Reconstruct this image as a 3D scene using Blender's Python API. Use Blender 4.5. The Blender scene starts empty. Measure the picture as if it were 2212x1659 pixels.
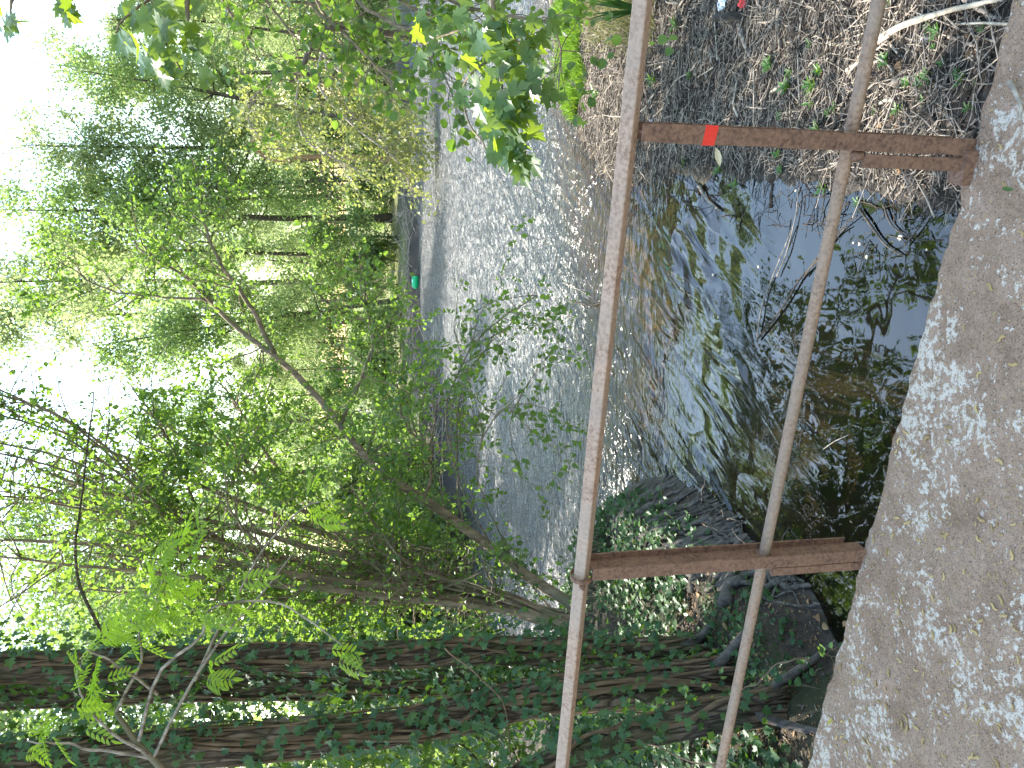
import bpy, math, random
import numpy as np
from mathutils import Matrix, Vector

RNG = np.random.default_rng(7)
random.seed(7)
S = bpy.context.scene
COL = S.collection

# ------------------------------------------------------------------ camera, sky, sun, exposure
CAM_Z, PITCH, ROLL, FPX = 2.70, math.radians(11.19), math.radians(-1.2), 1661.0
CU, CV = 829.5, 1106.0


def ray(ix, iy):
    """picture point (in a 2212 x 1659 grid; the phone was held sideways, so world up points left) -> view direction"""
    ix = np.asarray(ix, float); iy = np.asarray(iy, float)
    a = ((1659 - iy) - CU) / FPX
    b = -(ix - CV) / FPX
    c, s = math.cos(ROLL), math.sin(ROLL)
    a, b = c * a - s * b, s * a + c * b
    cp, sp = math.cos(PITCH), math.sin(PITCH)
    return np.stack([a, cp + b * sp, b * cp - sp], -1)


CAM = np.array([0, 0, CAM_Z])


def G(ix, iy, z=0.0):
    w = ray(ix, iy)
    return CAM + w * ((z - CAM_Z) / w[..., 2:3])


def D(ix, iy, d):
    """point of that line of sight at depth d (metres along +Y)"""
    w = ray(ix, iy)
    return CAM + w * (np.asarray(d, float)[..., None] / w[..., 1:2])


cam_d = bpy.data.cameras.new('camera')
cam = bpy.data.objects.new('camera', cam_d)
COL.objects.link(cam)
fwd = Vector(ray(1106, 829.5)).normalized()
rt = Vector(ray(1106, 829.5 - 100) - ray(1106, 829.5 + 100)).normalized()
up = rt.cross(fwd)
M = Matrix((-up, rt, -fwd)).transposed().to_4x4()
M.translation = Vector(CAM)
cam.matrix_world = M
cam_d.sensor_fit = 'HORIZONTAL'
cam_d.sensor_width = 36
cam_d.lens = FPX / 2212 * 36
cam_d.clip_end = 2000
cam_d.clip_start = 0.05
S.camera = cam

SUN_EL, SUN_AZ = math.radians(50), math.radians(-44)      # azimuth measured from +Y towards +X
world = bpy.data.worlds.new('World')
S.world = world
world.use_nodes = True
wn = world.node_tree
sky = wn.nodes.new('ShaderNodeTexSky')
sky.sky_type = 'NISHITA'
sky.sun_disc = False
sky.sun_elevation = SUN_EL
sky.sun_rotation = SUN_AZ
sky.air_density = 2.0
sky.dust_density = 1.5
sky.ozone_density = 3.5
bg = wn.nodes['Background']
bg.inputs['Strength'].default_value = 0.15
wn.links.new(sky.outputs[0], bg.inputs[0])
sd = bpy.data.lights.new('sun', 'SUN')
sd.energy = 4.0
sd.angle = math.radians(0.55)
sd.color = (1.0, 0.94, 0.84)
sun = bpy.data.objects.new('sun', sd)
COL.objects.link(sun)
sdir = Vector((math.sin(SUN_AZ) * math.cos(SUN_EL), math.cos(SUN_AZ) * math.cos(SUN_EL), math.sin(SUN_EL)))
sun.rotation_euler = sdir.to_track_quat('Z', 'Y').to_euler()
sun.location = (10, 12, 30)
S.view_settings.view_transform = 'Standard'
S.view_settings.look = 'None'
S.view_settings.exposure = 2.1
S.view_settings.gamma = 1.0
S.render.engine = 'CYCLES'
S.cycles.max_bounces = 8
S.cycles.transparent_max_bounces = 16
S.cycles.transmission_bounces = 4

# ------------------------------------------------------------------ mesh helpers


def nrm(v):
    return v / np.maximum(np.linalg.norm(v, axis=-1, keepdims=True), 1e-9)


class MB:
    def __init__(self):
        self.v = []; self.f = []; self.n = 0

    def add(self, v, f):
        v = np.asarray(v, float).reshape(-1, 3)
        self.v.append(v); self.f.append(np.asarray(f, int) + self.n); self.n += len(v)
        return self

    def mesh(self, name, mat, smooth=True):
        me = bpy.data.meshes.new(name)
        V = np.concatenate(self.v)
        tot = np.concatenate([np.full(len(f), f.shape[1]) for f in self.f])
        loops = np.concatenate([f.ravel() for f in self.f])
        me.vertices.add(len(V)); me.vertices.foreach_set('co', V.ravel())
        me.loops.add(len(loops)); me.loops.foreach_set('vertex_index', loops)
        me.polygons.add(len(tot))
        st = np.concatenate([[0], np.cumsum(tot)[:-1]])
        me.polygons.foreach_set('loop_start', st)
        try:
            me.polygons.foreach_set('loop_total', tot)
        except Exception:
            pass
        me.update(calc_edges=True)
        me.polygons.foreach_set('use_smooth', np.full(len(tot), smooth))
        if mat:
            me.materials.append(mat)
        return me

    def tubes(self, P, R, sides=5, cap=True, twist=0):
        """P (T,N,3), R (T,N): a batch of tubes"""
        P = np.asarray(P, float); R = np.asarray(R, float)
        if P.ndim == 2:
            P = P[None]; R = R[None]
        T, N, _ = P.shape
        t = np.gradient(P, axis=1); t = nrm(t)
        avg = nrm(P[:, -1] - P[:, 0])
        ref = np.eye(3)[np.argmin(np.abs(avg), axis=1)][:, None, :]
        e1 = nrm(np.cross(t, np.broadcast_to(ref, t.shape))); e2 = np.cross(t, e1)
        an = np.arange(sides) / sides * 2 * np.pi + twist
        ring = (np.cos(an)[None, None, :, None] * e1[:, :, None] + np.sin(an)[None, None, :, None] * e2[:, :, None])
        V = P[:, :, None] + ring * R[:, :, None, None]
        V = V.reshape(T, N * sides, 3)
        k = np.arange(N - 1)[:, None] * sides; j = np.arange(sides)[None]; j2 = (j + 1) % sides
        q = np.stack([k + j, k + j2, k + sides + j2, k + sides + j], -1).reshape(-1, 4)
        F = (q[None] + (np.arange(T) * N * sides)[:, None, None]).reshape(-1, 4)
        o = self.n
        self.add(V, F)
        if cap and sides >= 3:
            c0 = np.arange(sides)[::-1][None] + (np.arange(T) * N * sides)[:, None]
            c1 = np.arange(sides)[None] + (N - 1) * sides + (np.arange(T) * N * sides)[:, None]
            self.f.append(c0 + o); self.f.append(c1 + o)
        return self

    def box(self, c, s, ax=None):
        c = np.asarray(c, float); s = np.asarray(s, float) / 2
        v = np.array([[x, y, z] for x in (-1, 1) for y in (-1, 1) for z in (-1, 1)], float) * s
        if ax is not None:
            v = v @ np.asarray(ax)
        f = [[0, 1, 3, 2], [4, 6, 7, 5], [0, 4, 5, 1], [2, 3, 7, 6], [0, 2, 6, 4], [1, 5, 7, 3]]
        return self.add(v + c, f)

    def leaves(self, tpl, pos, dr, no, size):
        tv, tf = tpl
        dr = nrm(dr); X = nrm(np.cross(dr, no)); Z = np.cross(X, dr)
        size = np.asarray(size, float).reshape(-1, 1, 1)
        V = pos[:, None] + size * (tv[None, :, 0:1] * X[:, None] + tv[None, :, 1:2] * dr[:, None] + tv[None, :, 2:3] * Z[:, None])
        n, k = len(pos), len(tv)
        F = (tf[None] + (np.arange(n) * k)[:, None, None]).reshape(-1, tf.shape[1])
        return self.add(V, F)


def path(pts, n):
    """smooth resample of a polyline"""
    p = np.asarray(pts, float)
    if len(p) == 2:
        t = np.linspace(0, 1, n)[:, None]
        return p[0] * (1 - t) + p[1] * t
    q = np.concatenate([[2 * p[0] - p[1]], p, [2 * p[-1] - p[-2]]])
    out = []
    m = len(p) - 1
    for x in np.linspace(0, m - 1e-6, n):
        i = int(x); t = x - i
        a, b, c, d = q[i:i + 4]
        out.append(.5 * (2 * b + (c - a) * t + (2 * a - 5 * b + 4 * c - d) * t * t + (3 * b - a - 3 * c + d) * t ** 3))
    return np.array(out)


def wob(P, amp):
    n = len(P)
    w = RNG.normal(0, 1, (n, 3)); w[1:-1] = (w[:-2] + w[1:-1] * 2 + w[2:]) / 4
    w[0] = 0
    return P + w * amp


def link(o, parent=None):
    COL.objects.link(o)
    if parent:
        o.parent = parent
    return o


def obj(name, me, parent=None, loc=None, stuff=False):
    o = bpy.data.objects.new(name, me)
    link(o, parent)
    if loc is not None:
        o.location = loc
    if stuff:
        o['kind'] = 'stuff'
    return o


def tag(o, label, cat, group=None):
    o['label'] = label; o['category'] = cat
    if group:
        o['group'] = group
    return o


def thing(name, label, cat, loc=(0, 0, 0), group=None):
    o = bpy.data.objects.new(name, None)
    o.empty_display_size = .1
    link(o); o.location = loc
    return tag(o, label, cat, group)


def place(name, me, parent, base, pos, dr, no, size):
    """single leaf object: tip along dr, upper side towards no"""
    d = nrm(np.asarray(dr, float)); x = nrm(np.cross(d, no)); z = np.cross(x, d)
    o = bpy.data.objects.new(name, me)
    link(o, parent)
    p = np.asarray(pos) - np.asarray(base)
    m = Matrix(((x[0] * size, d[0] * size, z[0] * size, p[0]), (x[1] * size, d[1] * size, z[1] * size, p[1]), (x[2] * size, d[2] * size, z[2] * size, p[2]), (0, 0, 0, 1)))
    o.matrix_basis = m
    return o


# ------------------------------------------------------------------ material helpers
class N:
    def __init__(self, name):
        self.m = bpy.data.materials.new(name); self.m.use_nodes = True
        self.t = self.m.node_tree; self.t.nodes.clear()

    def __call__(self, kind, **kw):
        n = self.t.nodes.new('ShaderNode' + kind)
        for k, v in kw.items():
            if k.startswith('i_'):
                key = k[2:].replace('_', ' ')
                s = n.inputs[int(key)] if key.isdigit() else n.inputs[key]
                if hasattr(v, 'is_output') or isinstance(v, bpy.types.NodeSocket):
                    self.t.links.new(v, s)
                else:
                    s.default_value = v
            else:
                setattr(n, k, v)
        return n

    def noise(self, scale, detail=4, rough=.55, vec=None, dist=0):
        n = self('TexNoise', i_Scale=scale, i_Detail=detail, i_Roughness=rough, i_Distortion=dist)
        if vec is not None:
            self.t.links.new(vec, n.inputs['Vector'])
        return n.outputs[0]

    def ramp(self, fac, stops, interp='LINEAR'):
        n = self('ValToRGB'); self.t.links.new(fac, n.inputs[0])
        r = n.color_ramp; r.interpolation = interp
        while len(r.elements) < len(stops):
            r.elements.new(.5)
        for e, (p, c) in zip(r.elements, stops):
            e.position = p; e.color = tuple(c) + (1,) if len(c) == 3 else c
        return n.outputs[0]

    def mix(self, fac, a, b, mode='MIX'):
        n = self('Mix', data_type='RGBA', blend_type=mode)
        for s, v in ((n.inputs[0], fac), (n.inputs[6], a), (n.inputs[7], b)):
            if isinstance(v, bpy.types.NodeSocket):
                self.t.links.new(v, s)
            elif isinstance(v, (int, float)):
                s.default_value = v
            else:
                s.default_value = tuple(v) + (1,)
        return n.outputs[2]

    def math(self, op, a, b=0.0, clamp=False):
        n = self('Math', operation=op, use_clamp=clamp)
        for s, v in ((n.inputs[0], a), (n.inputs[1], b)):
            if isinstance(v, bpy.types.NodeSocket):
                self.t.links.new(v, s)
            else:
                s.default_value = v
        return n.outputs[0]

    def attr(self, name):
        return self('Attribute', attribute_name=name).outputs['Fac']

    def bump(self, h, strength=.3, dist=.01, normal=None):
        n = self('Bump', i_Strength=strength, i_Distance=dist, i_Height=h)
        if normal is not None:
            self.t.links.new(normal, n.inputs['Normal'])
        return n.outputs[0]

    def out(self, shader):
        o = self('OutputMaterial')
        self.t.links.new(shader, o.inputs[0])
        return self.m

    def pbr(self, col, rough=.8, normal=None, spec=.4, metallic=0.0):
        p = self('BsdfPrincipled')
        for k, v in (('Base Color', col), ('Roughness', rough), ('Specular IOR Level', spec), ('Metallic', metallic)):
            if isinstance(v, bpy.types.NodeSocket):
                self.t.links.new(v, p.inputs[k])
            elif isinstance(v, (int, float)):
                p.inputs[k].default_value = v
            else:
                p.inputs[k].default_value = tuple(v) + (1,)
        if normal is not None:
            self.t.links.new(normal, p.inputs['Normal'])
        return p.outputs[0]

    def pos(self):
        return self('NewGeometry').outputs['Position']

    def objco(self):
        return self('TexCoord').outputs['Object']


def leaf_mat(name, c1, c2, trans, tmix=.45, rough=.45, spec=.5):
    m = N(name)
    isl = m('NewGeometry').outputs['Random Per Island']
    orr = m('ObjectInfo').outputs['Random']
    r = m.math('FRACT', m.math('ADD', isl, orr))
    col = m.mix(r, c1, c2)
    tc = m.mix(r, trans, [x * .72 for x in trans])
    d = m.pbr(col, rough, spec=spec)
    t = m('BsdfTranslucent')
    m.t.links.new(tc, t.inputs[0])
    mx = m('MixShader', i_0=tmix)
    m.t.links.new(d, mx.inputs[1]); m.t.links.new(t.outputs[0], mx.inputs[2])
    return m.out(mx.outputs[0])


def bark_mat(name, c1, c2, scale=14, bump=.6, moss=None, fissure=False):
    m = N(name)
    p = m.pos()
    mp = m('Mapping', i_Scale=(1, 1, .22)); m.t.links.new(p, mp.inputs['Vector'])
    n = m.noise(scale, 6, .65, mp.outputs[0], .6)
    n2 = m.noise(3, 3, .5, p)
    fis = m('TexVoronoi', feature='DISTANCE_TO_EDGE', i_Scale=scale * 1.6); m.t.links.new(mp.outputs[0], fis.inputs['Vector'])
    c = m.ramp(n, [(.36, c1), (.64, c2)])
    if fissure:
        c = m.mix(m.ramp(fis.outputs['Distance'], [(.02, (.85, .85, .85)), (.16, (0, 0, 0))]), c, [x * .55 for x in c1])
        n = m.math('ADD', n, m.math('MINIMUM', m.math('MULTIPLY', fis.outputs['Distance'], 3.0), .7))
    if moss:
        c = m.mix(m.ramp(n2, [(.48, (0, 0, 0)), (.62, (1, 1, 1))]), c, moss)
    return m.out(m.pbr(c, .9, m.bump(n, bump, .03), .2))


LEAF_ALDER = leaf_mat('alder_leaf', (.04, .098, .03), (.08, .15, .04), (.29, .47, .05), .5, .38)
LEAF_MAPLE = leaf_mat('maple_leaf', (.045, .10, .045), (.075, .135, .055), (.34, .48, .03), .5, .33)
LEAF_ASH = leaf_mat('ash_leaf', (.09, .18, .025), (.13, .23, .03), (.55, .78, .05), .62, .45)
LEAF_IVY = leaf_mat('ivy_leaf', (.025, .068, .026), (.055, .12, .034), (.12, .24, .02), .3, .45, .35)
LEAF_BANK = leaf_mat('bank_plant_leaf', (.03, .08, .025), (.07, .14, .03), (.16, .28, .03), .35, .4)
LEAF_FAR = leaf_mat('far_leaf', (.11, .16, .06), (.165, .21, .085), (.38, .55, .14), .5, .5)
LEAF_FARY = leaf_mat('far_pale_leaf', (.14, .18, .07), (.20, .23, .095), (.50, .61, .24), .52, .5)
LEAF_SHRUB = leaf_mat('shrub_leaf', (.06, .105, .03), (.10, .14, .045), (.25, .34, .06), .45, .5)
LEAF_WILLOW = leaf_mat('willow_leaf', (.13, .17, .05), (.19, .22, .07), (.40, .44, .10), .5, .45)
LEAF_MUD = leaf_mat('seedling_leaf', (.05, .13, .03), (.08, .18, .035), (.2, .34, .03), .35, .4)
GRASS = leaf_mat('grass_blade', (.09, .20, .02), (.15, .27, .03), (.28, .45, .03), .4, .5)
GRASS_DRY = leaf_mat('dry_grass_blade', (.16, .16, .06), (.24, .22, .10), (.3, .3, .1), .3, .6)
IRIS = leaf_mat('iris_leaf', (.02, .07, .02), (.04, .11, .025), (.1, .2, .02), .25, .35)
DEADLEAF = leaf_mat('dead_leaf', (.20, .10, .045), (.38, .24, .11), (.3, .16, .05), .2, .7)
PALELEAF = leaf_mat('pale_dead_leaf', (.45, .38, .24), (.62, .55, .38), (.4, .3, .15), .15, .7)
BARK_DARK = bark_mat('dark_bark', (.075, .055, .04), (.22, .165, .12), 16, 1.0, (.075, .075, .04), True)
BARK_FAR = bark_mat('far_bark', (.05, .04, .03), (.13, .105, .08), 8, .4)
BARK_STEM = bark_mat('stem_bark', (.12, .092, .064), (.30, .23, .165), 20, .4, (.15, .135, .085))
BARK_GREY = bark_mat('grey_root_bark', (.045, .040, .035), (.135, .12, .105), 18, .6)
VINE = bark_mat('ivy_stem_bark', (.10, .065, .04), (.20, .14, .09), 25, .5)
TWIG = bark_mat('dry_twig_bark', (.14, .115, .09), (.41, .35, .285), 30, .4)
TWIG_DARK = bark_mat('wet_twig_bark', (.03, .025, .02), (.09, .075, .06), 30, .4)
TWIG_PALE = bark_mat('bleached_wood', (.30, .25, .19), (.52, .46, .37), 25, .4)


def plain(name, c, rough=.6, spec=.4, var=.25, scale=20):
    m = N(name)
    n = m.noise(scale, 4, .6, m.objco())
    col = m.mix(n, [x * (1 - var) for x in c], [min(1, x * (1 + var)) for x in c])
    return m.out(m.pbr(col, rough, m.bump(n, .15, .01), spec))


def rust_mat(name, stops, paint=None):
    m = N(name)
    p = m.pos()
    n = m.noise(16, 8, .65, p); n2 = m.noise(95, 4, .6, p); n3 = m.noise(4.5, 5, .6, p)
    c = m.ramp(n, stops)
    c = m.mix(m.ramp(n2, [(.35, (0, 0, 0)), (.75, (1, 1, 1))]), c, [x * 1.6 for x in stops[-1][1]])
    c = m.mix(m.ramp(n2, [(.62, (0, 0, 0)), (.70, (.6, .6, .6))]), c, stops[0][1])
    if paint:
        c = m.mix(m.ramp(n3, [(.40, (0, 0, 0)), (.58, (.55, .55, .55))]), c, paint)
    return m.out(m.pbr(c, .72, m.bump(m.math('ADD', n, m.math('MULTIPLY', n2, .6)), .6, .004), .35))


RUST = rust_mat('rusty_steel', [(.3, (.05, .026, .018)), (.5, (.10, .052, .034)), (.7, (.16, .085, .052))])
RUST_RAIL = rust_mat('weathered_rail_paint', [(.3, (.15, .08, .052)), (.55, (.25, .155, .105)), (.75, (.33, .225, .165))], (.32, .245, .19))
RUST_PIPE = rust_mat('rusty_pipe', [(.3, (.11, .058, .034)), (.5, (.19, .11, .068)), (.72, (.26, .17, .115))], (.22, .165, .125))

# ------------------------------------------------------------------ leaf templates


def fan(outline, fold=.12, center=(0, .45)):
    o = np.array(outline, float)
    v = [(center[0], center[1], 0)]
    for x, y in o:
        v.append((x, y, fold * abs(x) * 1.2 - .10 * (y - .4) ** 2))
    n = len(o)
    f = [[0, 1 + i, 1 + (i + 1) % n] for i in range(n)]
    return np.array(v), np.array(f)


OVATE = fan([(0, 0), (.26, .12), (.38, .36), (.30, .66), (.12, .9), (0, 1), (-.12, .9), (-.30, .66), (-.38, .36), (-.26, .12)], .5)
ROUND = fan([(0, 0), (.34, .12), (.46, .42), (.32, .76), (0, .92), (-.32, .76), (-.46, .42), (-.34, .12)], .35)
LANCE = fan([(0, 0), (.13, .25), (.16, .5), (.09, .8), (0, 1), (-.09, .8), (-.16, .5), (-.13, .25)], .5)
_mp = [(0.02, 0), (.22, -.06), (.20, .06), (.48, .10), (.36, .24), (.62, .52), (.46, .50), (.40, .60), (.22, .46), (.27, .70), (.15, .74), (0, 1.0)]
MAPLE = fan(_mp + [(-x, y) for x, y in _mp[::-1][1:]], .25, (0, .3))
_iv = [(0.02, 0), (.24, -.10), (.46, .12), (.30, .26), (.50, .56), (.20, .56), (0, 1.0)]
IVY = fan(_iv + [(-x, y) for x, y in _iv[::-1][1:]], .3, (0, .32))
DIAM = (np.array([(0, 0, 0), (.32, .5, .06), (0, 1, -.05), (-.32, .5, .06)]), np.array([[0, 1, 2, 3]]))
BLADE = (np.array([(-.03, 0, 0), (.03, 0, 0), (.026, .4, .0), (-.026, .4, 0), (.016, .75, -.06), (-.016, .75, -.06), (0, 1, -.2)]),
         None)


def pinnate():
    v, f = [], []
    tv, tf = LANCE
    n = 0
    items = []
    for k in range(5):
        y = .22 + .15 * k
        for s in (-1, 1):
            items.append(((0, y, 0), nrm(np.array([s * .95, .62, -.18])), .36 - .012 * (k - 2) ** 2))
    items.append(((0, .92, 0), np.array([0, 1., -.2]), .38))
    for p, d, sz in items:
        d = nrm(np.array(d)); x = nrm(np.cross(d, (0, 0, 1))); z = np.cross(x, d)
        v.append(np.array(p) + sz * (tv[:, :1] * x + tv[:, 1:2] * d + tv[:, 2:] * z)); f.append(tf + n); n += len(tv)
    return np.concatenate(v), np.concatenate(f)


PINNATE = pinnate()


def tmesh(name, tpl, mat):
    return MB().add(tpl[0], tpl[1]).mesh(name, mat)


def rand_dirs(n, up=.0):
    d = RNG.normal(0, 1, (n, 3)); d[:, 2] += up
    return nrm(d)


# ------------------------------------------------------------------ plan of the pond and the ground
TH = math.radians(67.725)
BD = np.array([-math.sin(TH), math.cos(TH), 0])      # along the bridge, to the left
BN = np.array([math.cos(TH), math.sin(TH), 0])       # across it, away from the camera
DECK_Z, EDGE = 1.15, 1.80

sh = []
right_px = [(2060, 450), (1950, 430), (1850, 400), (1720, 385), (1550, 372), (1430, 385), (1345, 412), (1300, 365), (1255, 290), (1221, 205), (1198, 90), (1189, 0)]
far_px = [(905, -150), (890, 0), (884, 200), (893, 420), (904, 500), (905, 600), (906, 680), (930, 780), (962, 850), (984, 950), (1000, 1080), (1014, 1200), (1026, 1350), (1036, 1480)]
left_px = [(1110, 1430), (1215, 1372), (1262, 1290), (1305, 1180), (1338, 1110), (1352, 1052), (1400, 1030), (1447, 1030), (1480, 1046), (1535, 1075), (1574, 1100), (1604, 1145), (1655, 1195), (1738, 1256), (1770, 1300), (1800, 1375)]
sh += [G(*p)[:2] for p in right_px]
pr = sh[0] - BN[:2] * 8 + np.array([.6, 0])
e = sh[-1]
sh += [e + np.array([2.5, 1.5]), e + np.array([9, 3]), e + np.array([16, 10])]
sh += [G(*p)[:2] for p in far_px]
sh += [G(1040, 1600)[:2] + np.array([-3, 1])]
sh += [G(1060, 1600)[:2] + np.array([-3, -1])]
sh += [G(*p)[:2] for p in left_px]
pl = sh[-1] - BN[:2] * 8
sh += [sh[-1] - BN[:2] * 2, pl, pr]
SHORE = np.array(sh)


def sdist(x, y):
    """signed distance to the shoreline: land > 0, water < 0"""
    x = np.asarray(x, float); y = np.asarray(y, float)
    best = np.full(x.shape, 1e9); inside = np.zeros(x.shape, bool)
    n = len(SHORE)
    for i in range(n):
        a = SHORE[i]; b = SHORE[(i + 1) % n]; d = b - a
        t = np.clip(((x - a[0]) * d[0] + (y - a[1]) * d[1]) / max(d @ d, 1e-9), 0, 1)
        best = np.minimum(best, (x - a[0] - t * d[0]) ** 2 + (y - a[1] - t * d[1]) ** 2)
        c = (a[1] > y) != (b[1] > y)
        with np.errstate(divide='ignore', invalid='ignore'):
            xi = (b[0] - a[0]) * (y - a[1]) / (b[1] - a[1]) + a[0]
        inside ^= c & (x < xi)
    return np.where(inside, -1, 1) * np.sqrt(best)


_PH = RNG.uniform(0, 6.28, (24, 2)); _DR = RNG.normal(0, 1, (24, 2)); _DR /= np.linalg.norm(_DR, axis=1, keepdims=True)


def fbm(x, y, f0=1.0, octv=6):
    z = 0 * x; a = 1.0; f = f0
    for o in range(octv):
        for k in range(3):
            i = (o * 3 + k) % 24
            z = z + a * np.sin((x * _DR[i, 0] + y * _DR[i, 1]) * f * (1 + .23 * k) + _PH[i, 0]) / 3
        f *= 2.03; a *= .55
    return z


def sm(t):
    t = np.clip(t, 0, 1); return t * t * (3 - 2 * t)


def height(x, y, s=None):
    x = np.asarray(x, float); y = np.asarray(y, float)
    if s is None:
        s = sdist(x, y)
    wr = sm((x + .15 * y - .3) / .8) * sm((24 - y) / 8)
    s = s + (.11 * fbm(x + 2, y + 5, 3.4, 4)) * wr * sm((9 - y) / 3)                # gentle mud bank on the right
    wf = sm((y - 12) / 4) * (1 - wr)                          # far bank
    n1 = fbm(x, y, 1.3); n2 = fbm(x + 7, y - 3, 7.0, 5)
    hr = .012 + .07 * np.clip(s, 0, 3) + .05 * np.clip(s - 2, 0, 8) + .02 * n1 * sm(s * 2) + .014 * n2
    hl = .40 * sm((s + .04) / .42) + .10 * np.clip(s - .3, 0, 4) + .05 * n1 * sm(s * 2) + (.022 * n2 + .016 * fbm(x - 4, y + 2, 19, 3)) * sm(s * 4)
    hf = .30 * sm(s / .5) + .055 * np.clip(s, 0, 30) + .04 * np.clip(s - 20, 0, 60) + .05 * n1 * sm(s) + .02 * n2
    land = hr * wr + (1 - wr) * (hl * (1 - wf) + hf * wf)
    br = -.012 + .13 * np.maximum(s, -2.2) * 1.0 - .20 * np.clip(-s - 1.2, 0, 4) + .012 * n2 * np.exp(np.minimum(s, 0) * 2)
    bl = -.02 - .75 * (1 - np.exp(np.minimum(s, 0) * 1.6)) + .03 * n2
    bed = br * wr + bl * (1 - wr)
    return np.where(s > 0, land, bed)


def on_ground(ix, iy, off=0.0):
    ix = np.asarray(ix, float); iy = np.asarray(iy, float)
    z = np.full(ix.shape, .15)
    for _ in range(8):
        p = G(ix, iy, z[..., None] if ix.ndim else z) if False else CAM + ray(ix, iy) * ((z - CAM_Z) / ray(ix, iy)[..., 2])[..., None]
        z = np.clip(height(p[..., 0], p[..., 1]), -.01, 2)
    p[..., 2] = z + off
    return p


def axis(lo, hi, step, far, k=1.16):
    a = list(np.arange(lo, hi, step))
    s = step
    while a[-1] < far:
        s *= k; a.append(a[-1] + s)
    s = step; b = [lo]
    while b[-1] > -far:
        s *= k; b.append(b[-1] - s)
    return np.array(b[1:][::-1] + a)


gx = axis(-5.0, 5.2, .04, 420); gy = axis(1.0, 11.5, .045, 480)
X, Y = np.meshgrid(gx, gy, indexing='ij')
SD = sdist(X, Y)
Z = height(X, Y, SD)
nx, ny = X.shape
ii = np.arange(nx * ny).reshape(nx, ny)
F = np.stack([ii[:-1, :-1], ii[1:, :-1], ii[1:, 1:], ii[:-1, 1:]], -1).reshape(-1, 4)

m = N('bank_earth')
p = m.pos()
n1 = m.noise(2.2, 6, .6, p); n2 = m.noise(26, 6, .65, p); n3 = m.noise(110, 3, .6, p)
mud = m.ramp(n2, [(.3, (.018, .014, .011)), (.5, (.040, .031, .025)), (.68, (.085, .067, .053))])
mud = m.mix(m.ramp(n3, [(.62, (0, 0, 0)), (.72, (.7, .7, .7))]), mud, (.15, .12, .095))
soil = m.ramp(n2, [(.3, (.018, .013, .009)), (.55, (.050, .036, .025)), (.75, (.10, .074, .05))])
soil = m.mix(m.ramp(n1, [(.46, (0, 0, 0)), (.6, (.8, .8, .8))]), soil, (.035, .045, .016))
fars = m.ramp(n1, [(.35, (.16, .13, .08)), (.52, (.15, .17, .055)), (.68, (.20, .23, .07))])
c = m.mix(m.attr('mudbank'), soil, mud)
c = m.mix(m.attr('farbank'), c, fars)
c = m.mix(m.attr('sandbed'), c, m.ramp(n2, [(.3, (.46, .29, .14)), (.7, (.64, .43, .23))]))
c = m.mix(m.attr('silt'), c, (.009, .008, .0055))
wet = m.attr('wet')
c = m.mix(wet, c, m.mix(.6, c, (.012, .010, .009)))
rg = m.math('SUBTRACT', .92, m.math('MULTIPLY', wet, .62))
hh = m.math('ADD', m.math('MULTIPLY', n2, 1.0), m.math('MULTIPLY', n3, .35))
EARTH = m.out(m.pbr(c, rg, m.bump(hh, .8, .03), .45))
gm = MB().add(np.stack([X, Y, Z], -1), F).mesh('ground', EARTH)
WR = sm((X + .15 * Y - .3) / .8) * sm((24 - Y) / 8)
WF = sm((Y - 11) / 4) * (1 - WR)
for nm, arr in (('mudbank', np.maximum(WR, WF * sm((3.2 - SD) / 1.0))), ('farbank', WF * sm((SD - 1.6) / 1.8)), ('wet', np.clip(1 - (Z - .0) / .05, 0, 1)),
                ('sandbed', sm((.10 - SD) / .12) * sm((SD + 4.0) / 2.5) * sm((Y - 5.2 + .2 * X) / 1.5) * WR),
                ('silt', sm((-SD - .15) / .5) * (1 - sm((SD + 4.0) / 2.5) * sm((Y - 5.2 + .2 * X) / 1.5) * WR))):
    a = gm.attributes.new(nm, 'FLOAT', 'POINT'); a.data.foreach_set('value', arr.ravel())
go = obj('ground', gm); go['kind'] = 'structure'

# water
wx = axis(-6, 6, .5, 420, 1.3); wy = axis(-6, 30, .5, 480, 1.3)
WXm, WYm = np.meshgrid(wx, wy, indexing='ij')
keep = None
ii = np.arange(WXm.size).reshape(WXm.shape)
F = np.stack([ii[:-1, :-1], ii[1:, :-1], ii[1:, 1:], ii[:-1, 1:]], -1).reshape(-1, 4)
cxm = (WXm[:-1, :-1] + WXm[1:, 1:]).ravel() / 2; cym = (WYm[:-1, :-1] + WYm[1:, 1:]).ravel() / 2
F = F[(np.abs(cxm) < 60) & (cym < 60) & (cym > -14)]
m = N('pond_water')
p = m.pos()
sep = m('SeparateXYZ'); m.t.links.new(p, sep.inputs[0])
wy_ = m.math('ADD', sep.outputs[1], m.math('MULTIPLY', sep.outputs[0], -.25))
farf = m('MapRange', i_1=5.2, i_2=10.5, interpolation_type='SMOOTHSTEP'); m.t.links.new(wy_, farf.inputs[0])
farf = farf.outputs[0]
midf = m('MapRange', i_1=4.0, i_2=6.5, interpolation_type='SMOOTHSTEP'); m.t.links.new(wy_, midf.inputs[0])
midf = midf.outputs[0]
rot0 = m('Mapping', i_Rotation=(0, 0, math.radians(-58))); m.t.links.new(p, rot0.inputs['Vector'])
rot = m('Mapping', i_Scale=(.26, 1, 1)); m.t.links.new(rot0.outputs[0], rot.inputs['Vector'])
gust = m('MapRange', i_1=.42, i_2=.62); m.t.links.new(m.noise(.9, 2, .5, p), gust.inputs[0])
long_w = m.math('MULTIPLY', m.noise(5.0, 2, .45, rot.outputs[0], .7), m.math('ADD', .25, gust.outputs[0]))
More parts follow.
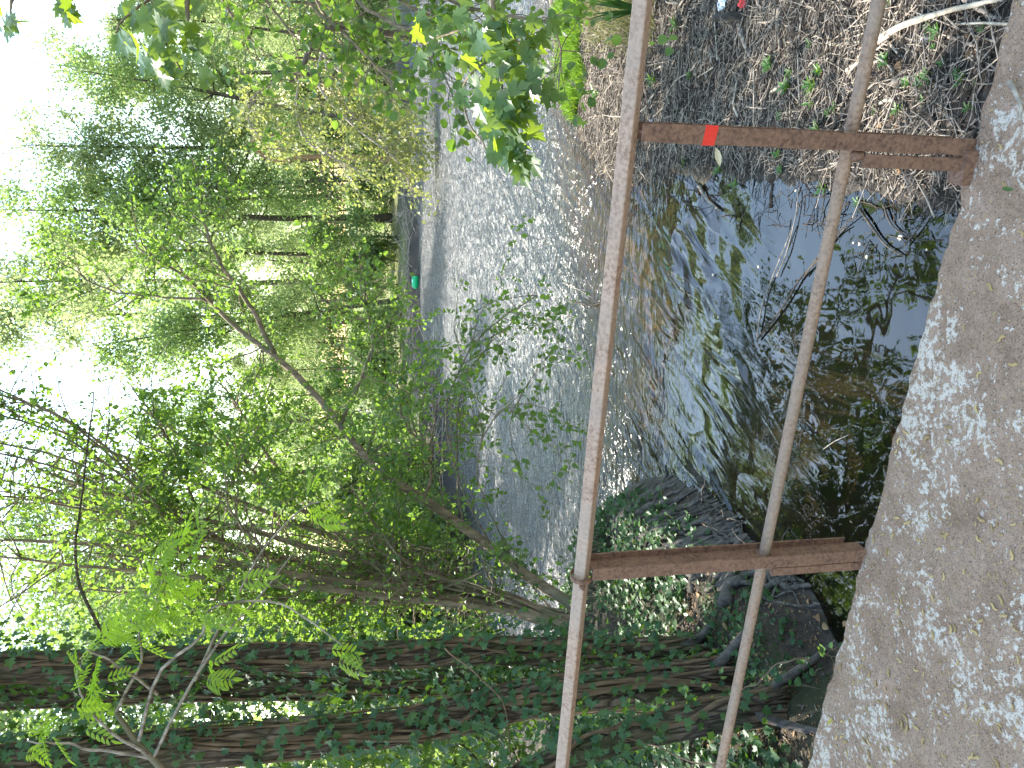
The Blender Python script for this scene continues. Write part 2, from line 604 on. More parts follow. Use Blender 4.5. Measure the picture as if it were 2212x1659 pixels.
mp2 = m('Mapping', i_Rotation=(0, 0, math.radians(8)), i_Scale=(.5, 1, 1)); m.t.links.new(p, mp2.inputs['Vector'])
fine = m.noise(9.5, 3, .6, mp2.outputs[0], .3)
broad = m.noise(3.4, 4, .6, mp2.outputs[0], .3)
calm = m.noise(2.6, 2, .4, p, .2)
vf = m('MapRange', i_1=9.0, i_2=26.0); m.t.links.new(sep.outputs[1], vf.inputs[0]); vf = vf.outputs[0]
h = m.math('ADD', m.math('MULTIPLY', m.math('MULTIPLY', fine, farf), .16), m.math('MULTIPLY', m.math('MULTIPLY', long_w, midf), .17))
h = m.math('ADD', h, m.math('MULTIPLY', m.math('MULTIPLY', broad, vf), .85))
h = m.math('ADD', h, m.math('MULTIPLY', calm, .007))
nb = m.bump(h, 1.0, 1.0)
rough = m.math('ADD', .02, m.math('ADD', m.math('MULTIPLY', vf, .14), m.math('MULTIPLY', farf, .28)))
fr = m('Fresnel', i_IOR=1.6); m.t.links.new(nb, fr.inputs['Normal'])
gl = m('BsdfGlossy', i_Color=(1, 1, 1, 1)); m.t.links.new(nb, gl.inputs['Normal']); m.t.links.new(rough, gl.inputs['Roughness'])
tr = m('BsdfTransparent', i_Color=(.74, .64, .47, 1))
df = m('BsdfDiffuse', i_Color=(.008, .0085, .006, 1))
mx1 = m('MixShader', i_0=.3); m.t.links.new(tr.outputs[0], mx1.inputs[1]); m.t.links.new(df.outputs[0], mx1.inputs[2])
mx2 = m('MixShader'); m.t.links.new(fr.outputs[0], mx2.inputs[0]); m.t.links.new(mx1.outputs[0], mx2.inputs[1]); m.t.links.new(gl.outputs[0], mx2.inputs[2])
WATER = m.out(mx2.outputs[0])
wo = obj('water', MB().add(np.stack([WXm, WYm, 0 * WXm], -1), F).mesh('water', WATER)); wo['kind'] = 'structure'

# ------------------------------------------------------------------ bridge deck
m = N('lichened_concrete')
p = m.pos()
n1 = m.noise(3.4, 5, .6, p, .5); n2 = m.noise(9, 8, .72, p, .3); n3 = m.noise(60, 5, .7, p); n4 = m.noise(200, 2, .5, p)
base = m.ramp(n2, [(.3, (.28, .175, .115)), (.5, (.44, .29, .20)), (.72, (.54, .38, .28))])
base = m.mix(m.ramp(n3, [(.35, (0, 0, 0)), (.68, (.6, .6, .6))]), base, (.17, .115, .082))
lm = m.math('ADD', m.math('MULTIPLY', n1, .55), m.math('ADD', m.math('MULTIPLY', m.noise(15, 9, .78, p, .2), .75), m.math('MULTIPLY', n3, .65)))
lich = m.ramp(lm, [(.545, (0, 0, 0)), (.60, (1, 1, 1))])
lm2 = m('MapRange', i_1=1.015, i_2=1.075); m.t.links.new(lm, lm2.inputs[0])
c = m.mix(lm2.outputs[0], base, m.mix(n3, (.50, .41, .33), (.82, .72, .61)))
c = m.mix(m.ramp(n4, [(.58, (0, 0, 0)), (.70, (.85, .85, .85))]), c, (.09, .065, .05))
CONC = m.out(m.pbr(c, .95, m.bump(m.math('ADD', m.math('ADD', n3, m.math('MULTIPLY', n4, .5)), m.math('MULTIPLY', n2, 1.4)), 1.0, .016), .15))
ts = np.concatenate([np.linspace(-10, -3, 12)[:-1], np.arange(-3, 3.2, .02), np.linspace(3.2, 11, 14)])
us = np.concatenate([[-2.6, -1.8, -1.0, -.4], np.arange(0, EDGE - .012, .045), [EDGE - .012, EDGE, EDGE + .002, EDGE + .002]])
TT, UU = np.meshgrid(ts, us, indexing='ij')
px_ = BD[0] * TT + BN[0] * UU; py_ = BD[1] * TT + BN[1] * UU
zz = DECK_Z + .004 * fbm(px_, py_, 5, 5) + .0025 * fbm(px_, py_, 60, 2)
ed = .011 * fbm(TT, TT * .3, 9, 6) + .005 * fbm(TT + 9, TT, 45, 3) - .02 * np.clip(fbm(TT + 3, 0 * TT, 3.1, 4) - .75, 0, 1)
k = len(us)
w = np.zeros(k); w[-4:] = 1; w[-5:-4] = .6
px_ += BN[0] * ed * w; py_ += BN[1] * ed * w
zz[:, -3] -= .006 + .004 * np.abs(fbm(ts, ts, 20, 3)); zz[:, -2] -= .05; zz[:, -1] = DECK_Z - .32
V = np.stack([px_, py_, zz], -1)
ii = np.arange(TT.size).reshape(TT.shape)
F = np.stack([ii[:-1, :-1], ii[1:, :-1], ii[1:, 1:], ii[:-1, 1:]], -1).reshape(-1, 4)
mb = MB().add(V, F)
bot = np.array([BD * t + BN * u + np.array([0, 0, z]) for t in (ts[0], ts[-1]) for u in (us[0], EDGE) for z in (DECK_Z - .32, DECK_Z - .01)])
mb.add(bot, [[0, 4, 6, 2], [0, 1, 5, 4], [0, 2, 3, 1], [4, 5, 7, 6]])
deck = obj('footbridge_deck', mb.mesh('footbridge_deck', CONC))
tag(deck, 'worn brown concrete footbridge deck blotched with white lichen in the foreground', 'bridge deck')

# ------------------------------------------------------------------ railing


def bp(t, u, z):
    return BD * t + BN * u + np.array([0, 0, z])


AX = np.array([BD, BN, [0, 0, 1]])
rl = thing('bridge_railing', 'rusty steel railing of two bars and two posts along the bridge edge', 'railing', tuple(bp(0, 1.825, DECK_Z)))
RB = bp(0, 1.825, DECK_Z)


def rpart(name, mb, mat, parent=None, smooth=True):
    for a in mb.v:
        a -= RB
    return obj(name, mb.mesh(name, mat, smooth), parent or rl)


tt = np.linspace(-4.5, 6, 160)
cl = np.array([bp(t, 1.828, DECK_Z + .913 + .0025 * math.sin(t * 2.1)) for t in tt])


def prism(mb, P, sec):
    """sweep a section given in (across, up) along a line parallel to the bridge"""
    sec = np.asarray(sec, float); n = len(sec)
    V = P[:, None] + sec[None, :, :1] * BN + sec[None, :, 1:] * np.array([0, 0, 1])
    N_ = len(P)
    k = np.arange(N_ - 1)[:, None] * n; j = np.arange(n)[None]; j2 = (j + 1) % n
    q = np.stack([k + j, k + j2, k + n + j2, k + n + j], -1).reshape(-1, 4)
    o = mb.n
    mb.add(V, q)
    mb.f.append(np.arange(n)[None, ::-1] + o); mb.f.append(np.arange(n)[None] + o + (N_ - 1) * n)
    return mb


def chamfer(pts, r):
    out = []
    n = len(pts)
    for i in range(n):
        p0, p1, p2 = (np.array(pts[(i + k) % n], float) for k in (-1, 0, 1))
        a = p1 + nrm(p0 - p1) * r; b = p1 + nrm(p2 - p1) * r
        out += [a, (a + b + p1 * 2) / 4 * 1.0, b]
    return out


h_ = .0235
sec = chamfer([(-h_, -.002), (0, h_ + .002), (h_, .002), (0, -h_ - .002)], .005)
rpart('top_rail', prism(MB(), cl, sec), RUST_RAIL, smooth=False)
cl2 = np.array([bp(t, 1.828, DECK_Z + .326 + .003 * math.sin(t * 1.7 + 1)) for t in tt])
rpart('lower_rail', MB().tubes(cl2, np.full(len(cl2), .0168), 18), RUST_PIPE)

fx = lambda t: None


def post_t(P):
    return float((P - RB) @ BD)


TA = post_t(np.array([.566, 1.663, DECK_Z])); TB = post_t(np.array([-.570, 2.150, DECK_Z]))


def make_post(t0, name_label, back_stop):
    o = bpy.data.objects.new('post', None); link(o, rl)
    o['label'] = name_label

    def bar(name, u0, u1, t1, t2, z0, z1, mat=RUST, parent=o):
        nseg = 24
        mb = MB()
        zs = np.linspace(z0, z1, nseg)
        sec = chamfer([(t1, u0), (t2, u0), (t2, u1), (t1, u1)], .0015)
        V = np.array([[bp(t0 + a + .0008 * math.sin(z * 23 + a * 90), b + .0008 * math.sin(z * 31), z) for a, b in sec] for z in zs])
        n = len(sec)
        k = np.arange(nseg - 1)[:, None] * n; j = np.arange(n)[None]; j2 = (j + 1) % n
        mb.add(V, np.stack([k + j, k + j2, k + n + j2, k + n + j], -1).reshape(-1, 4))
        mb.f.append(np.arange(n)[None, ::-1]); mb.f.append(np.arange(n)[None] + (nseg - 1) * n)
        return rpart(name, mb, mat, parent, False)
    top = DECK_Z + .892
    bar('front_flange', 1.787, 1.793, -.021, .021, DECK_Z - .02, top)
    bar('web', 1.793, 1.862, -.003, .003, DECK_Z - .02, top - .002)
    bar('back_flange', 1.862, 1.868, -.021, .021, DECK_Z + back_stop, top)
    return o, bar


pa, bar = make_post(TA, 'post with a strip of red tape', .015)
bar('stub_bar', 1.786, 1.803, .027, .060, DECK_Z - .01, DECK_Z + .30, RUST)
mb = MB().tubes(np.array([bp(TA + .031, 1.80, DECK_Z + .298), bp(TA + .034, 1.815, DECK_Z + .316), bp(TA + .03, 1.83, DECK_Z + .325)]), np.array([.012, .016, .012]), 8)
rpart('weld_bead', mb, RUST, pa)
mb = MB().box(bp(TA + .05, 1.792, DECK_Z + .012), (.085, .05, .03), AX)
rpart('foot_plate', mb, RUST, pa, False)
TAPE = plain('red_tape', (.62, .035, .02), .45, .4, .12, 60)
mb = MB()
z0, z1 = DECK_Z + .705, DECK_Z + .737
mb.add([bp(TA - .0225, 1.786, z1), bp(TA + .0225, 1.786, z1 + .004), bp(TA + .0225, 1.786, z0 + .006), bp(TA - .0225, 1.786, z0),
        bp(TA - .0235, 1.795, z1), bp(TA + .0235, 1.795, z1 + .004), bp(TA + .0235, 1.795, z0 + .006), bp(TA - .0235, 1.795, z0)],
       [[0, 1, 2, 3], [0, 4, 5, 1], [1, 5, 6, 2], [2, 6, 7, 3], [3, 7, 4, 0]])
rpart('red_tape', mb, TAPE, pa, False)
pb, bar = make_post(TB, 'post tied to the top bar with a bent strap', .028)
bar('stub_bar', 1.788, 1.806, .024, .052, DECK_Z - .01, DECK_Z + .31, RUST)
mb = MB().tubes(np.array([bp(TB + .026, 1.80, DECK_Z + .305), bp(TB + .03, 1.815, DECK_Z + .318), bp(TB + .028, 1.83, DECK_Z + .325)]), np.array([.010, .014, .011]), 8)
rpart('weld_bead', mb, RUST, pb)
an = np.linspace(-2.6, 1.9, 20)
P = np.array([bp(TB + .030, 1.828 + .030 * math.sin(a) * 1.0, DECK_Z + .914 + .031 * math.cos(a)) for a in an])
mb = MB()
V = np.concatenate([P + BD * .008, P - BD * .008, P - BD * .008 + (P - bp(TB + .03, 1.828, DECK_Z + .914)) * .1, P + BD * .008 + (P - bp(TB + .03, 1.828, DECK_Z + .914)) * .1])
n = len(P); k = np.arange(n - 1)
mb.add(V, np.concatenate([np.stack([k + a * n, k + 1 + a * n, k + 1 + b * n, k + b * n], -1) for a, b in ((0, 1), (1, 2), (2, 3), (3, 0))]))
rpart('strap', mb, RUST, pb)
mb = MB().tubes(np.array([bp(TB + .055, 1.800, DECK_Z + .912), bp(TB + .055, 1.806, DECK_Z + .914), bp(TB + .055, 1.83, DECK_Z + .916)]), np.array([.007, .009, .009]), 6)
rpart('bolt', mb, RUST, pb, False)

# ------------------------------------------------------------------ twig growth used by leafy trees


def sprout(src_P, src_R, n, length, r, droop=.0, up=.25, seg=6, out=None):
    """n twigs from points of src polyline; returns (n,seg,3),(n,seg)"""
    L = len(src_P)
    i = RNG.integers(int(L * .25), L, n)
    t = nrm(np.gradient(src_P, axis=0))[i]
    d = nrm(RNG.normal(0, 1, (n, 3)) + t * .7 + np.array([0, 0, up]))
    if out is not None:
        d = nrm(d + out)
    ln = RNG.uniform(.5, 1.2, n) * length
    P = [src_P[i]]
    for k in range(seg - 1):
        d = nrm(d + RNG.normal(0, .22, (n, 3)) + np.array([0, 0, -droop]))
        P.append(P[-1] + d * (ln / (seg - 1))[:, None])
    P = np.stack(P, 1)
    R = np.minimum(src_R[i] * .7, r)[:, None] * np.linspace(1, .35, seg)[None]
    return P, R


def twig_leaves(P, per, size, spread=.03, flat=.8):
    T, N_, _ = P.shape
    n = T * per
    k = RNG.integers(0, T, n); s = RNG.uniform(.25, 1, n) * (N_ - 1.001); i = s.astype(int); w = (s - i)[:, None]
    pos = P[k, i] * (1 - w) + P[k, i + 1] * w + RNG.normal(0, spread, (n, 3))
    dr = nrm(nrm(P[k, i + 1] - P[k, i]) * .5 + RNG.normal(0, .7, (n, 3)) + np.array([0, 0, -.25]))
    no = nrm(np.array([0, 0, flat]) + RNG.normal(0, .55, (n, 3)))
    no = nrm(no - (no * dr).sum(1, keepdims=True) * dr)
    return pos, dr, no, RNG.uniform(.55, 1.15, n) * size


def in_view(pos, margin=0):
    q = pos - CAM
    fv = np.array(fwd); rv = np.array(rt); uv = np.array(up)
    z = q @ fv; u = q @ rv / z * FPX; v = -(q @ uv) / z * FPX
    return (z > 0) & (np.abs(u) < 830 + margin) & (np.abs(v) < 1106 + margin), v + 1106, 829.5 - u


def leafy(t, base, tpl, me, mat, pos, dr, no, sz, n_parts, name='leaf'):
    """the leaves that show largest become single leaf objects, the rest one foliage part"""
    vis, _, _ = in_view(pos, -5)
    dist = ((pos - CAM) ** 2).sum(1) / sz ** 2
    dist[~vis] = 1e12
    idx = np.argsort(dist)[:n_parts]
    idx = idx[dist[idx] < 1e11]
    rest = np.ones(len(pos), bool); rest[idx] = False
    for i in idx:
        place(name, me, t, base, pos[i], dr[i], no[i], sz[i])
    if rest.any():
        obj('foliage', MB().leaves(tpl, (pos - base)[rest], dr[rest], no[rest], sz[rest]).mesh('foliage', mat), t, stuff=True)


# ------------------------------------------------------------------ near-left ivy-clad trees


def flared(mb, pts, r0, r1, n=40, sides=28, ridges=.14, flare=1.8):
    P = path(pts, n)
    tpar = np.linspace(0, 1, n)
    R = r0 + (r1 - r0) * tpar + r0 * (flare - 1) * np.exp(-tpar * 16)
    s0 = mb.n
    mb.tubes(P, R, sides)
    V = mb.v[-1].reshape(n, sides, 3)
    an = np.arange(sides) / sides * 6.283
    g = 1 + ridges * (np.sin(an * 3 + tpar[:, None] * 5) + .6 * np.sin(an * 7 - tpar[:, None] * 9)) + ridges * 2.2 * np.exp(-tpar[:, None] * 12) * np.sin(an * 5 + 1)
    c = P[:, None]
    mb.v[-1] = (c + (V - c) * g[..., None]).reshape(-1, 3)
    return P, R


IVY_M = [tmesh('ivy_leaf', IVY, LEAF_IVY)]
n_ivy = 0


def ivy_on(P, R, label, cat_n_parts, n_stuff, n_vines, z_from, base, group='ivy climbing the left trunks', lsize=.055):
    v = thing('climbing_ivy', label, 'ivy', tuple(base), group)
    n = len(P)
    t = nrm(np.gradient(P, axis=0))
    ref = np.array([1., 0, 0]); e1 = nrm(np.cross(t, ref)); e2 = np.cross(t, e1)
    # vines
    for k in range(n_vines):
        a0 = RNG.uniform(0, 6.28); fr_ = RNG.uniform(.35, 1.0); nn = max(6, int(n * fr_))
        s = np.linspace(0, n - 1.01, int(nn * 1.0) * 2) * fr_
        i = s.astype(int); w = (s - i)[:, None]
        C = P[i] * (1 - w) + P[np.minimum(i + 1, n - 1)] * w
        rr = R[i] + .012
        a = a0 + .5 * np.sin(s * .35 + k) + .25 * np.sin(s * .9 + 2 * k) + RNG.uniform(-1, 1) * s / n
        Q = C + (np.cos(a)[:, None] * e1[i] + np.sin(a)[:, None] * e2[i]) * rr[:, None]
        r0 = RNG.uniform(.006, .020)
        mb = MB().tubes(Q - base, np.linspace(r0, r0 * .45, len(Q)) * (1 + .15 * np.sin(s * 3)), 7)
        obj('stem', mb.mesh('ivy_stem', VINE), v)
    # leaves

    def sample(m_):
        s = RNG.beta(1.2, 1.0, m_) * (n - 1.01); i = s.astype(int); w = (s - i)[:, None]
        C = P[i] * (1 - w) + P[i + 1] * w
        a = RNG.uniform(0, 6.28, m_)
        rad = np.cos(a)[:, None] * e1[i] + np.sin(a)[:, None] * e2[i]
        pos = C + rad * (R[i] + RNG.gamma(1.6, .045, m_) + .015)[:, None]
        no = nrm(rad * .9 + np.array([0, -.15, .5]) + RNG.normal(0, .35, (m_, 3)))
        dr = nrm(np.array([0, 0, -1.]) + RNG.normal(0, .5, (m_, 3)))
        dr = nrm(dr - (dr * no).sum(1, keepdims=True) * no)
        return pos, dr, no, RNG.uniform(.6, 1.15, m_) * lsize
    pos, dr, no, sz = sample(n_stuff)
    q = pos - base
    o = obj('foliage', MB().leaves(IVY, q, dr, no, sz).mesh('ivy_foliage', LEAF_IVY), v, stuff=True)
    # single leaves on the camera side
    pos, dr, no, sz = sample(cat_n_parts * 3)
    idx = np.argsort(((pos - CAM) ** 2).sum(1))[:cat_n_parts]
    for i in idx:
        place('leaf', IVY_M[0], v, base, pos[i] + no[i] * .02, dr[i], no[i], sz[i] * 1.1)
    return v


def ivy_trunk(name, label, px, d, r0, r1, ivy_label, n_parts, n_stuff, n_vines, roots=3, extra=None, flare=1.35, crown=None):
    _b = D(*px[-1], d[-1])
    tall = crown is not None
    pts = [D(x, y, dd) for (x, y), dd in zip(px, d)]
    if tall:
        pts.append(_b + np.array([-.2, .3, 4.0]))
    b = pts[0].copy(); b[2] = float(height(b[0], b[1])) - .05
    pts[0] = b
    base = b.copy()
    t = thing(name, label, 'tree', tuple(base))
    mb = MB()
    P, R = flared(mb, [p - base for p in pts], r0, r1, flare=flare)
    obj('trunk', mb.mesh('trunk', BARK_DARK), t)
    for k in range(roots):
        a = 6.28 * k / roots + RNG.uniform(-.3, .3)
        L = RNG.uniform(.25, .5)
        q = []
        for s in np.linspace(0, 1, 7):
            x = math.cos(a + .4 * s * math.sin(k)) * (r0 * .8 + L * s); y = math.sin(a + .4 * s * math.sin(k)) * (r0 * .8 + L * s)
            z = float(height(base[0] + x, base[1] + y)) - base[2] + .16 * (1 - s) ** 2.5 - .05 * s
            q.append((x, y, z))
        obj('root', MB().tubes(path(q, 12), np.linspace(r0 * .42, .012, 12), 8).mesh('root', BARK_GREY), t)
    if extra:
        for (epx, ed, er) in extra:
            ep = np.array([D(x, y, dd) for (x, y), dd in zip(epx, ed)]) - base
            obj('branch', MB().tubes(wob(path(ep, 16), .01), np.linspace(er, er * .35, 16), 7).mesh('branch', BARK_DARK), t)
    ivy_on(P + base, R, ivy_label, n_parts, n_stuff, n_vines, 0, base)
    if crown is not None:
        topp = P[-1] + base
        cp, cr = [], []
        for k in range(16):
            a = RNG.uniform(0, 6.28); q = math.sqrt(RNG.uniform(0, 1))
            e_ = np.array(crown[:3]) + np.array(crown[3:]) * [math.cos(a) * q, math.sin(a) * q, RNG.uniform(-1, 1)]
            s0 = topp - np.array([0, 0, RNG.uniform(0, 2.0)])
            Q = wob(path(np.array([s0, (s0 + e_) / 2 + [0, 0, .5], e_]), 14), .04)
            cp.append(Q); cr.append(np.linspace(.07, .015, 14))
        obj('limbs', MB().tubes(np.array(cp) - base, np.array(cr), 6).mesh('limbs', BARK_DARK), t)
        tw_ = [sprout(Q, r_, 14, 1.3, .012, droop=.03, up=.1)[0] for Q, r_ in zip(cp, cr)]
        pos, dr, no, sz = twig_leaves(np.concatenate(tw_), 42, .19, .2)
        ok = ~in_view(pos, 40)[0]
        obj('foliage', MB().leaves(DIAM, (pos - base)[ok], dr[ok], no[ok], sz[ok] * 1.1).mesh('foliage', LEAF_ALDER), t, stuff=True)
    return t, P + base, R


ivy_trunk('ivy_clad_tree', 'dark upright trunk nearest the pond, wrapped in pale ivy stems', [(1480, 1420), (1300, 1415), (1100, 1405), (800, 1412), (400, 1425), (0, 1440), (-600, 1440)], [5.0, 5.05, 5.1, 5.15, 5.2, 5.2, 5.2], .092, .082, crown=(-4.6, 5.4, 9.6, 3.4, 2.4, 1.4),
          ivy_label='ivy on the dark trunk nearest the pond', n_parts=120, n_stuff=1900, n_vines=6,
          extra=[([(260, 1420), (200, 1335), (165, 1232), (168, 1120), (190, 940), (205, 850)], [5.2, 5.3, 5.5, 5.8, 6.1, 6.3], .013)])
ivy_trunk('ivy_clad_tree', 'second dark twisted trunk behind the middle of the left bank', [(1470, 1500), (1250, 1490), (1050, 1470), (800, 1478), (400, 1482), (0, 1500), (-600, 1520)], [5.3, 5.4, 5.45, 5.5, 5.5, 5.5, 5.5], .10, .072, crown=(-7.6, 7.4, 9.8, 2.8, 2.2, 1.6),
          ivy_label='ivy and thick stems on the second trunk from the pond', n_parts=110, n_stuff=1900, n_vines=7)
ivy_trunk('ivy_clad_tree', 'leaning trunk at the left edge with ropes of ivy', [(1400, 1490), (1170, 1505), (1000, 1545), (700, 1590), (300, 1625), (0, 1650), (-600, 1690)], [4.6, 4.65, 4.7, 4.7, 4.7, 4.7, 4.7], .102, .09, crown=(-6.2, 6.6, 9.0, 3.0, 3.0, 1.6),
          ivy_label='ivy rope thick on the leaning trunk at the left edge', n_parts=130, n_stuff=2300, n_vines=8)
ivy_trunk('ivy_clad_tree', 'pale low leaning stem covered with ivy leaves beside the bridge end', [(1540, 1535), (1400, 1580), (1250, 1630), (1000, 1730), (700, 1800)], [4.1, 4.05, 4.0, 3.95, 3.9], .075, .06,
          'ivy over the pale low leaning stem', 90, 700, 3, roots=3, flare=1.3)

# ---- coppiced alder leaning over the pond
ALD = tmesh('alder_leaf', OVATE, LEAF_ALDER)
cb = on_ground(1262., 1352.); cb[2] -= .05
copp = thing('coppiced_alder', 'many stemmed alder fanning out and leaning over the pond from the left bank', 'tree', tuple(cb))
stems = [
    ([(1235, 1340), (1150, 1250), (1040, 1168), (910, 1075), (800, 1000), (700, 875), (592, 765), (520, 715), (450, 650), (392, 592), (300, 540)], [8.0, 8.0, 8.1, 8.2, 8.3, 8.5, 8.7, 8.9, 9.0, 9.1, 9.2], .062),
    ([(1235, 1348), (1000, 1272), (700, 1190), (430, 1120), (180, 1050), (60, 1000)], [8, 8.0, 8.1, 8.2, 8.3, 8.4], .045),
    ([(1235, 1352), (980, 1288), (640, 1240), (330, 1190), (100, 1170), (-60, 1165)], [8, 7.9, 7.8, 7.8, 7.8, 7.8], .045),
    ([(1235, 1345), (1010, 1262), (800, 1190), (600, 1070), (420, 960), (300, 880)], [8, 8.1, 8.3, 8.6, 8.8, 9], .042),
    ([(1235, 1345), (960, 1268), (760, 1172), (600, 1010), (530, 900), (470, 820)], [8, 8.2, 8.6, 9.0, 9.3, 9.5], .036),
    ([(1235, 1352), (900, 1296), (600, 1262), (300, 1235), (0, 1205)], [8, 7.8, 7.6, 7.5, 7.4], .040),
    ([(1235, 1350), (1050, 1285), (900, 1225), (820, 1150), (760, 1050)], [8, 7.9, 7.8, 7.6, 7.4], .030),
    ([(1235, 1350), (980, 1300), (700, 1300), (420, 1290), (150, 1270)], [8, 7.9, 7.9, 7.9, 7.9], .034),
    ([(1235, 1345), (1000, 1265), (640, 1130), (330, 1010), (130, 930), (0, 880)], [8, 8.2, 8.6, 9.0, 9.3, 9.5], .040),
    ([(1235, 1350), (960, 1280), (600, 1200), (250, 1110), (-20, 1060)], [8, 8.3, 8.8, 9.2, 9.6], .036),
]
for tx, ty, td in ((-250, 760, 9.2), (-330, 900, 9.0), (-200, 1000, 8.6), (-420, 1050, 8.4), (-120, 690, 9.6), (-350, 680, 9.8), (-500, 850, 9.2)):
    stems.append(([(1235, 1350), (900, 1262), (500, 1180), (150, (1140 + ty) / 2), (tx * .5, (1050 + 2 * ty) / 3), (tx, ty)], [8, 8.1, 8.2, 8.4, (8.4 + td) / 2, td], .019))
for k in range(7):
    a = RNG.uniform(1080, 1330); b_ = RNG.uniform(100, 700)
    stems.append(([(1235, 1350), (1000, 1280 + RNG.uniform(-25, 25)), ((1000 + b_) / 2, (1275 + a) / 2), (b_, a)], [8, 8 + RNG.uniform(-.3, .3), 8 + RNG.uniform(-.6, .6), 8 + RNG.uniform(-1, 1)], RNG.uniform(.012, .024)))
subs = [
    ([(592, 765), (540, 660), (470, 560), (440, 470), (425, 400)], [8.7, 8.7, 8.7, 8.8, 8.8], .030),
    ([(739, 912), (790, 790), (805, 740), (790, 640), (783, 575)], [8.4, 8.2, 8.0, 7.8, 7.7], .020),
    ([(915, 1080), (930, 1000), (870, 900), (860, 800)], [8.2, 7.9, 7.6, 7.3], .020),
    ([(1060, 1185), (1000, 1060), (960, 900), (1010, 760), (1080, 690), (1160, 640)], [8.1, 7.6, 7.2, 6.9, 6.8, 6.7], .010),
    ([(1000, 1140), (985, 980), (1000, 830), (1060, 740)], [8.1, 7.7, 7.4, 7.2], .009),
    ([(1120, 1230), (1060, 1110), (1030, 1000), (1070, 900), (1110, 880)], [8.0, 7.4, 7.0, 6.8, 6.7], .008),
    ([(600, 1070), (520, 990), (450, 930)], [8.6, 8.4, 8.3], .016),
    ([(430, 1120), (390, 1000), (330, 900), (280, 830)], [8.2, 8.3, 8.4, 8.6], .018),
    ([(450, 650), (330, 640), (220, 620), (120, 560)], [9.0, 9.1, 9.2, 9.2], .016),
    ([(600, 1262), (560, 1180), (500, 1100), (480, 1000)], [7.6, 7.3, 7.1, 7.0], .014),
]
allP, allR = [], []
twP, twR = [], []
for k, (px, d, r) in enumerate(stems + subs):
    pts = np.array([D(x, y, dd) for (x, y), dd in zip(px, d)])
    if k < len(stems):
        pts[0] = cb + np.array([RNG.uniform(-.15, .15), RNG.uniform(-.12, .12), .02])
    P = wob(path(pts, 28), .012)
    R = np.linspace(r, max(.006, r * .22), 28)
    R[0] *= 1.25
    obj('stem' if k < len(stems) else 'branch', MB().tubes(P - cb, R, 9).mesh('stem', BARK_STEM), copp)
    nb_ = int(28 if k < len(stems) else 16)
    p_, r_ = sprout(P, R, nb_, .85, .009, droop=.05, up=.1)
    twP.append(p_); twR.append(r_)
twP = np.concatenate(twP); twR = np.concatenate(twR)
p2, r2 = [], []
for i in range(0, len(twP)):
    a, b_ = sprout(twP[i], twR[i], 3, .42, .004, droop=.06, up=.05, seg=5)
    p2.append(a); r2.append(b_)
p2 = np.concatenate(p2); r2 = np.concatenate(r2)
mb = MB().tubes(twP - cb, twR, 4, False); mb.tubes(p2 - cb, r2, 3, False)
obj('twigs', mb.mesh('twigs', BARK_STEM), copp, stuff=True)
L1 = twig_leaves(p2, 15, .058); L2 = twig_leaves(twP, 12, .058)
pos, dr, no, sz = [np.concatenate([a, b_]) for a, b_ in zip(L1, L2)]
_v, _ix, _iy = in_view(pos)
_c = 1345 - (1240 - _ix) * .26
drop = np.where((_ix > 420) & (np.abs(_iy - _c) < 85), .8, 0.0)
drop = np.maximum(drop, np.where((_ix < 370) & (_ix > -60) & (_iy > 690) & (_iy < 840), .85, 0.0))
drop = np.maximum(drop, np.where(_ix > 930, .5, 0.0))
drop = np.maximum(drop, np.where(_v & (_ix < 300) & (_iy > 780), .6, 0.0))
kp = RNG.uniform(0, 1, len(pos)) > drop
pos, dr, no, sz = pos[kp], dr[kp], no[kp], sz[kp]
leafy(copp, cb, OVATE, ALD, LEAF_ALDER, pos, dr, no, sz, 300)
tag(copp, 'many stemmed alder fanning out and leaning over the pond from the left bank', 'tree')
# ivy on the low leaning stem
Pm = path(np.array([D(x, y, 8.0 + .1 * i) for i, (x, y) in enumerate([(1225, 1335), (1150, 1250), (1060, 1185)])]), 20)
ivy_on(Pm, np.full(20, .06), 'ivy creeping up the lowest leaning alder stem over the water', 40, 160, 2, 0, Pm[0], lsize=.07)

# ---- ash with fresh bright leaves in front of the ivy trunks
PIN = tmesh('ash_leaf', PINNATE, LEAF_ASH)
ab = np.array([-2.75, 3.6, 0]); ab[2] = float(height(ab[0], ab[1])) - .05
ash = thing('young_ash', 'young ash with bright yellow green fronds in front of the ivy trunks', 'tree', tuple(ab))
tr_ = np.array([ab, ab + [0, .05, 1.2], D(500, 1760, 3.9), D(330, 1640, 4.0), D(250, 1540, 4.05)])
obj('trunk', MB().tubes(path(tr_ - ab, 24), np.linspace(.03, .011, 24), 9).mesh('trunk', BARK_STEM), ash)
brs = [
    [(330, 1640, 4.0), (400, 1500, 4.0), (470, 1390, 4.05), (560, 1290, 4.1), (640, 1190, 4.2)],
    [(300, 1600, 4.0), (345, 1450, 3.95), (430, 1380, 3.9), (460, 1310, 3.9), (590, 1300, 3.9), (650, 1330, 3.85), (740, 1390, 3.8)],
    [(330, 1640, 4.0), (220, 1560, 4.0), (170, 1480, 4.0), (180, 1420, 4.0)],
    [(250, 1540, 4.05), (300, 1440, 4.1), (300, 1360, 4.15), (330, 1260, 4.2)],
    [(420, 1470, 4.0), (480, 1350, 4.2), (560, 1200, 4.4), (640, 1110, 4.5), (690, 1080, 4.5)],
    [(340, 1500, 4.0), (260, 1440, 3.9), (180, 1400, 3.9)],
    [(330, 1640, 4.0), (150, 1610, 4.0), (60, 1600, 4.0)],
]
for b_ in brs:
    P = wob(path(np.array([D(x, y, d) for x, y, d in b_]), 18), .006)
    obj('branch', MB().tubes(P - ab, np.linspace(.009, .0035, 18), 6).mesh('branch', TWIG), ash)
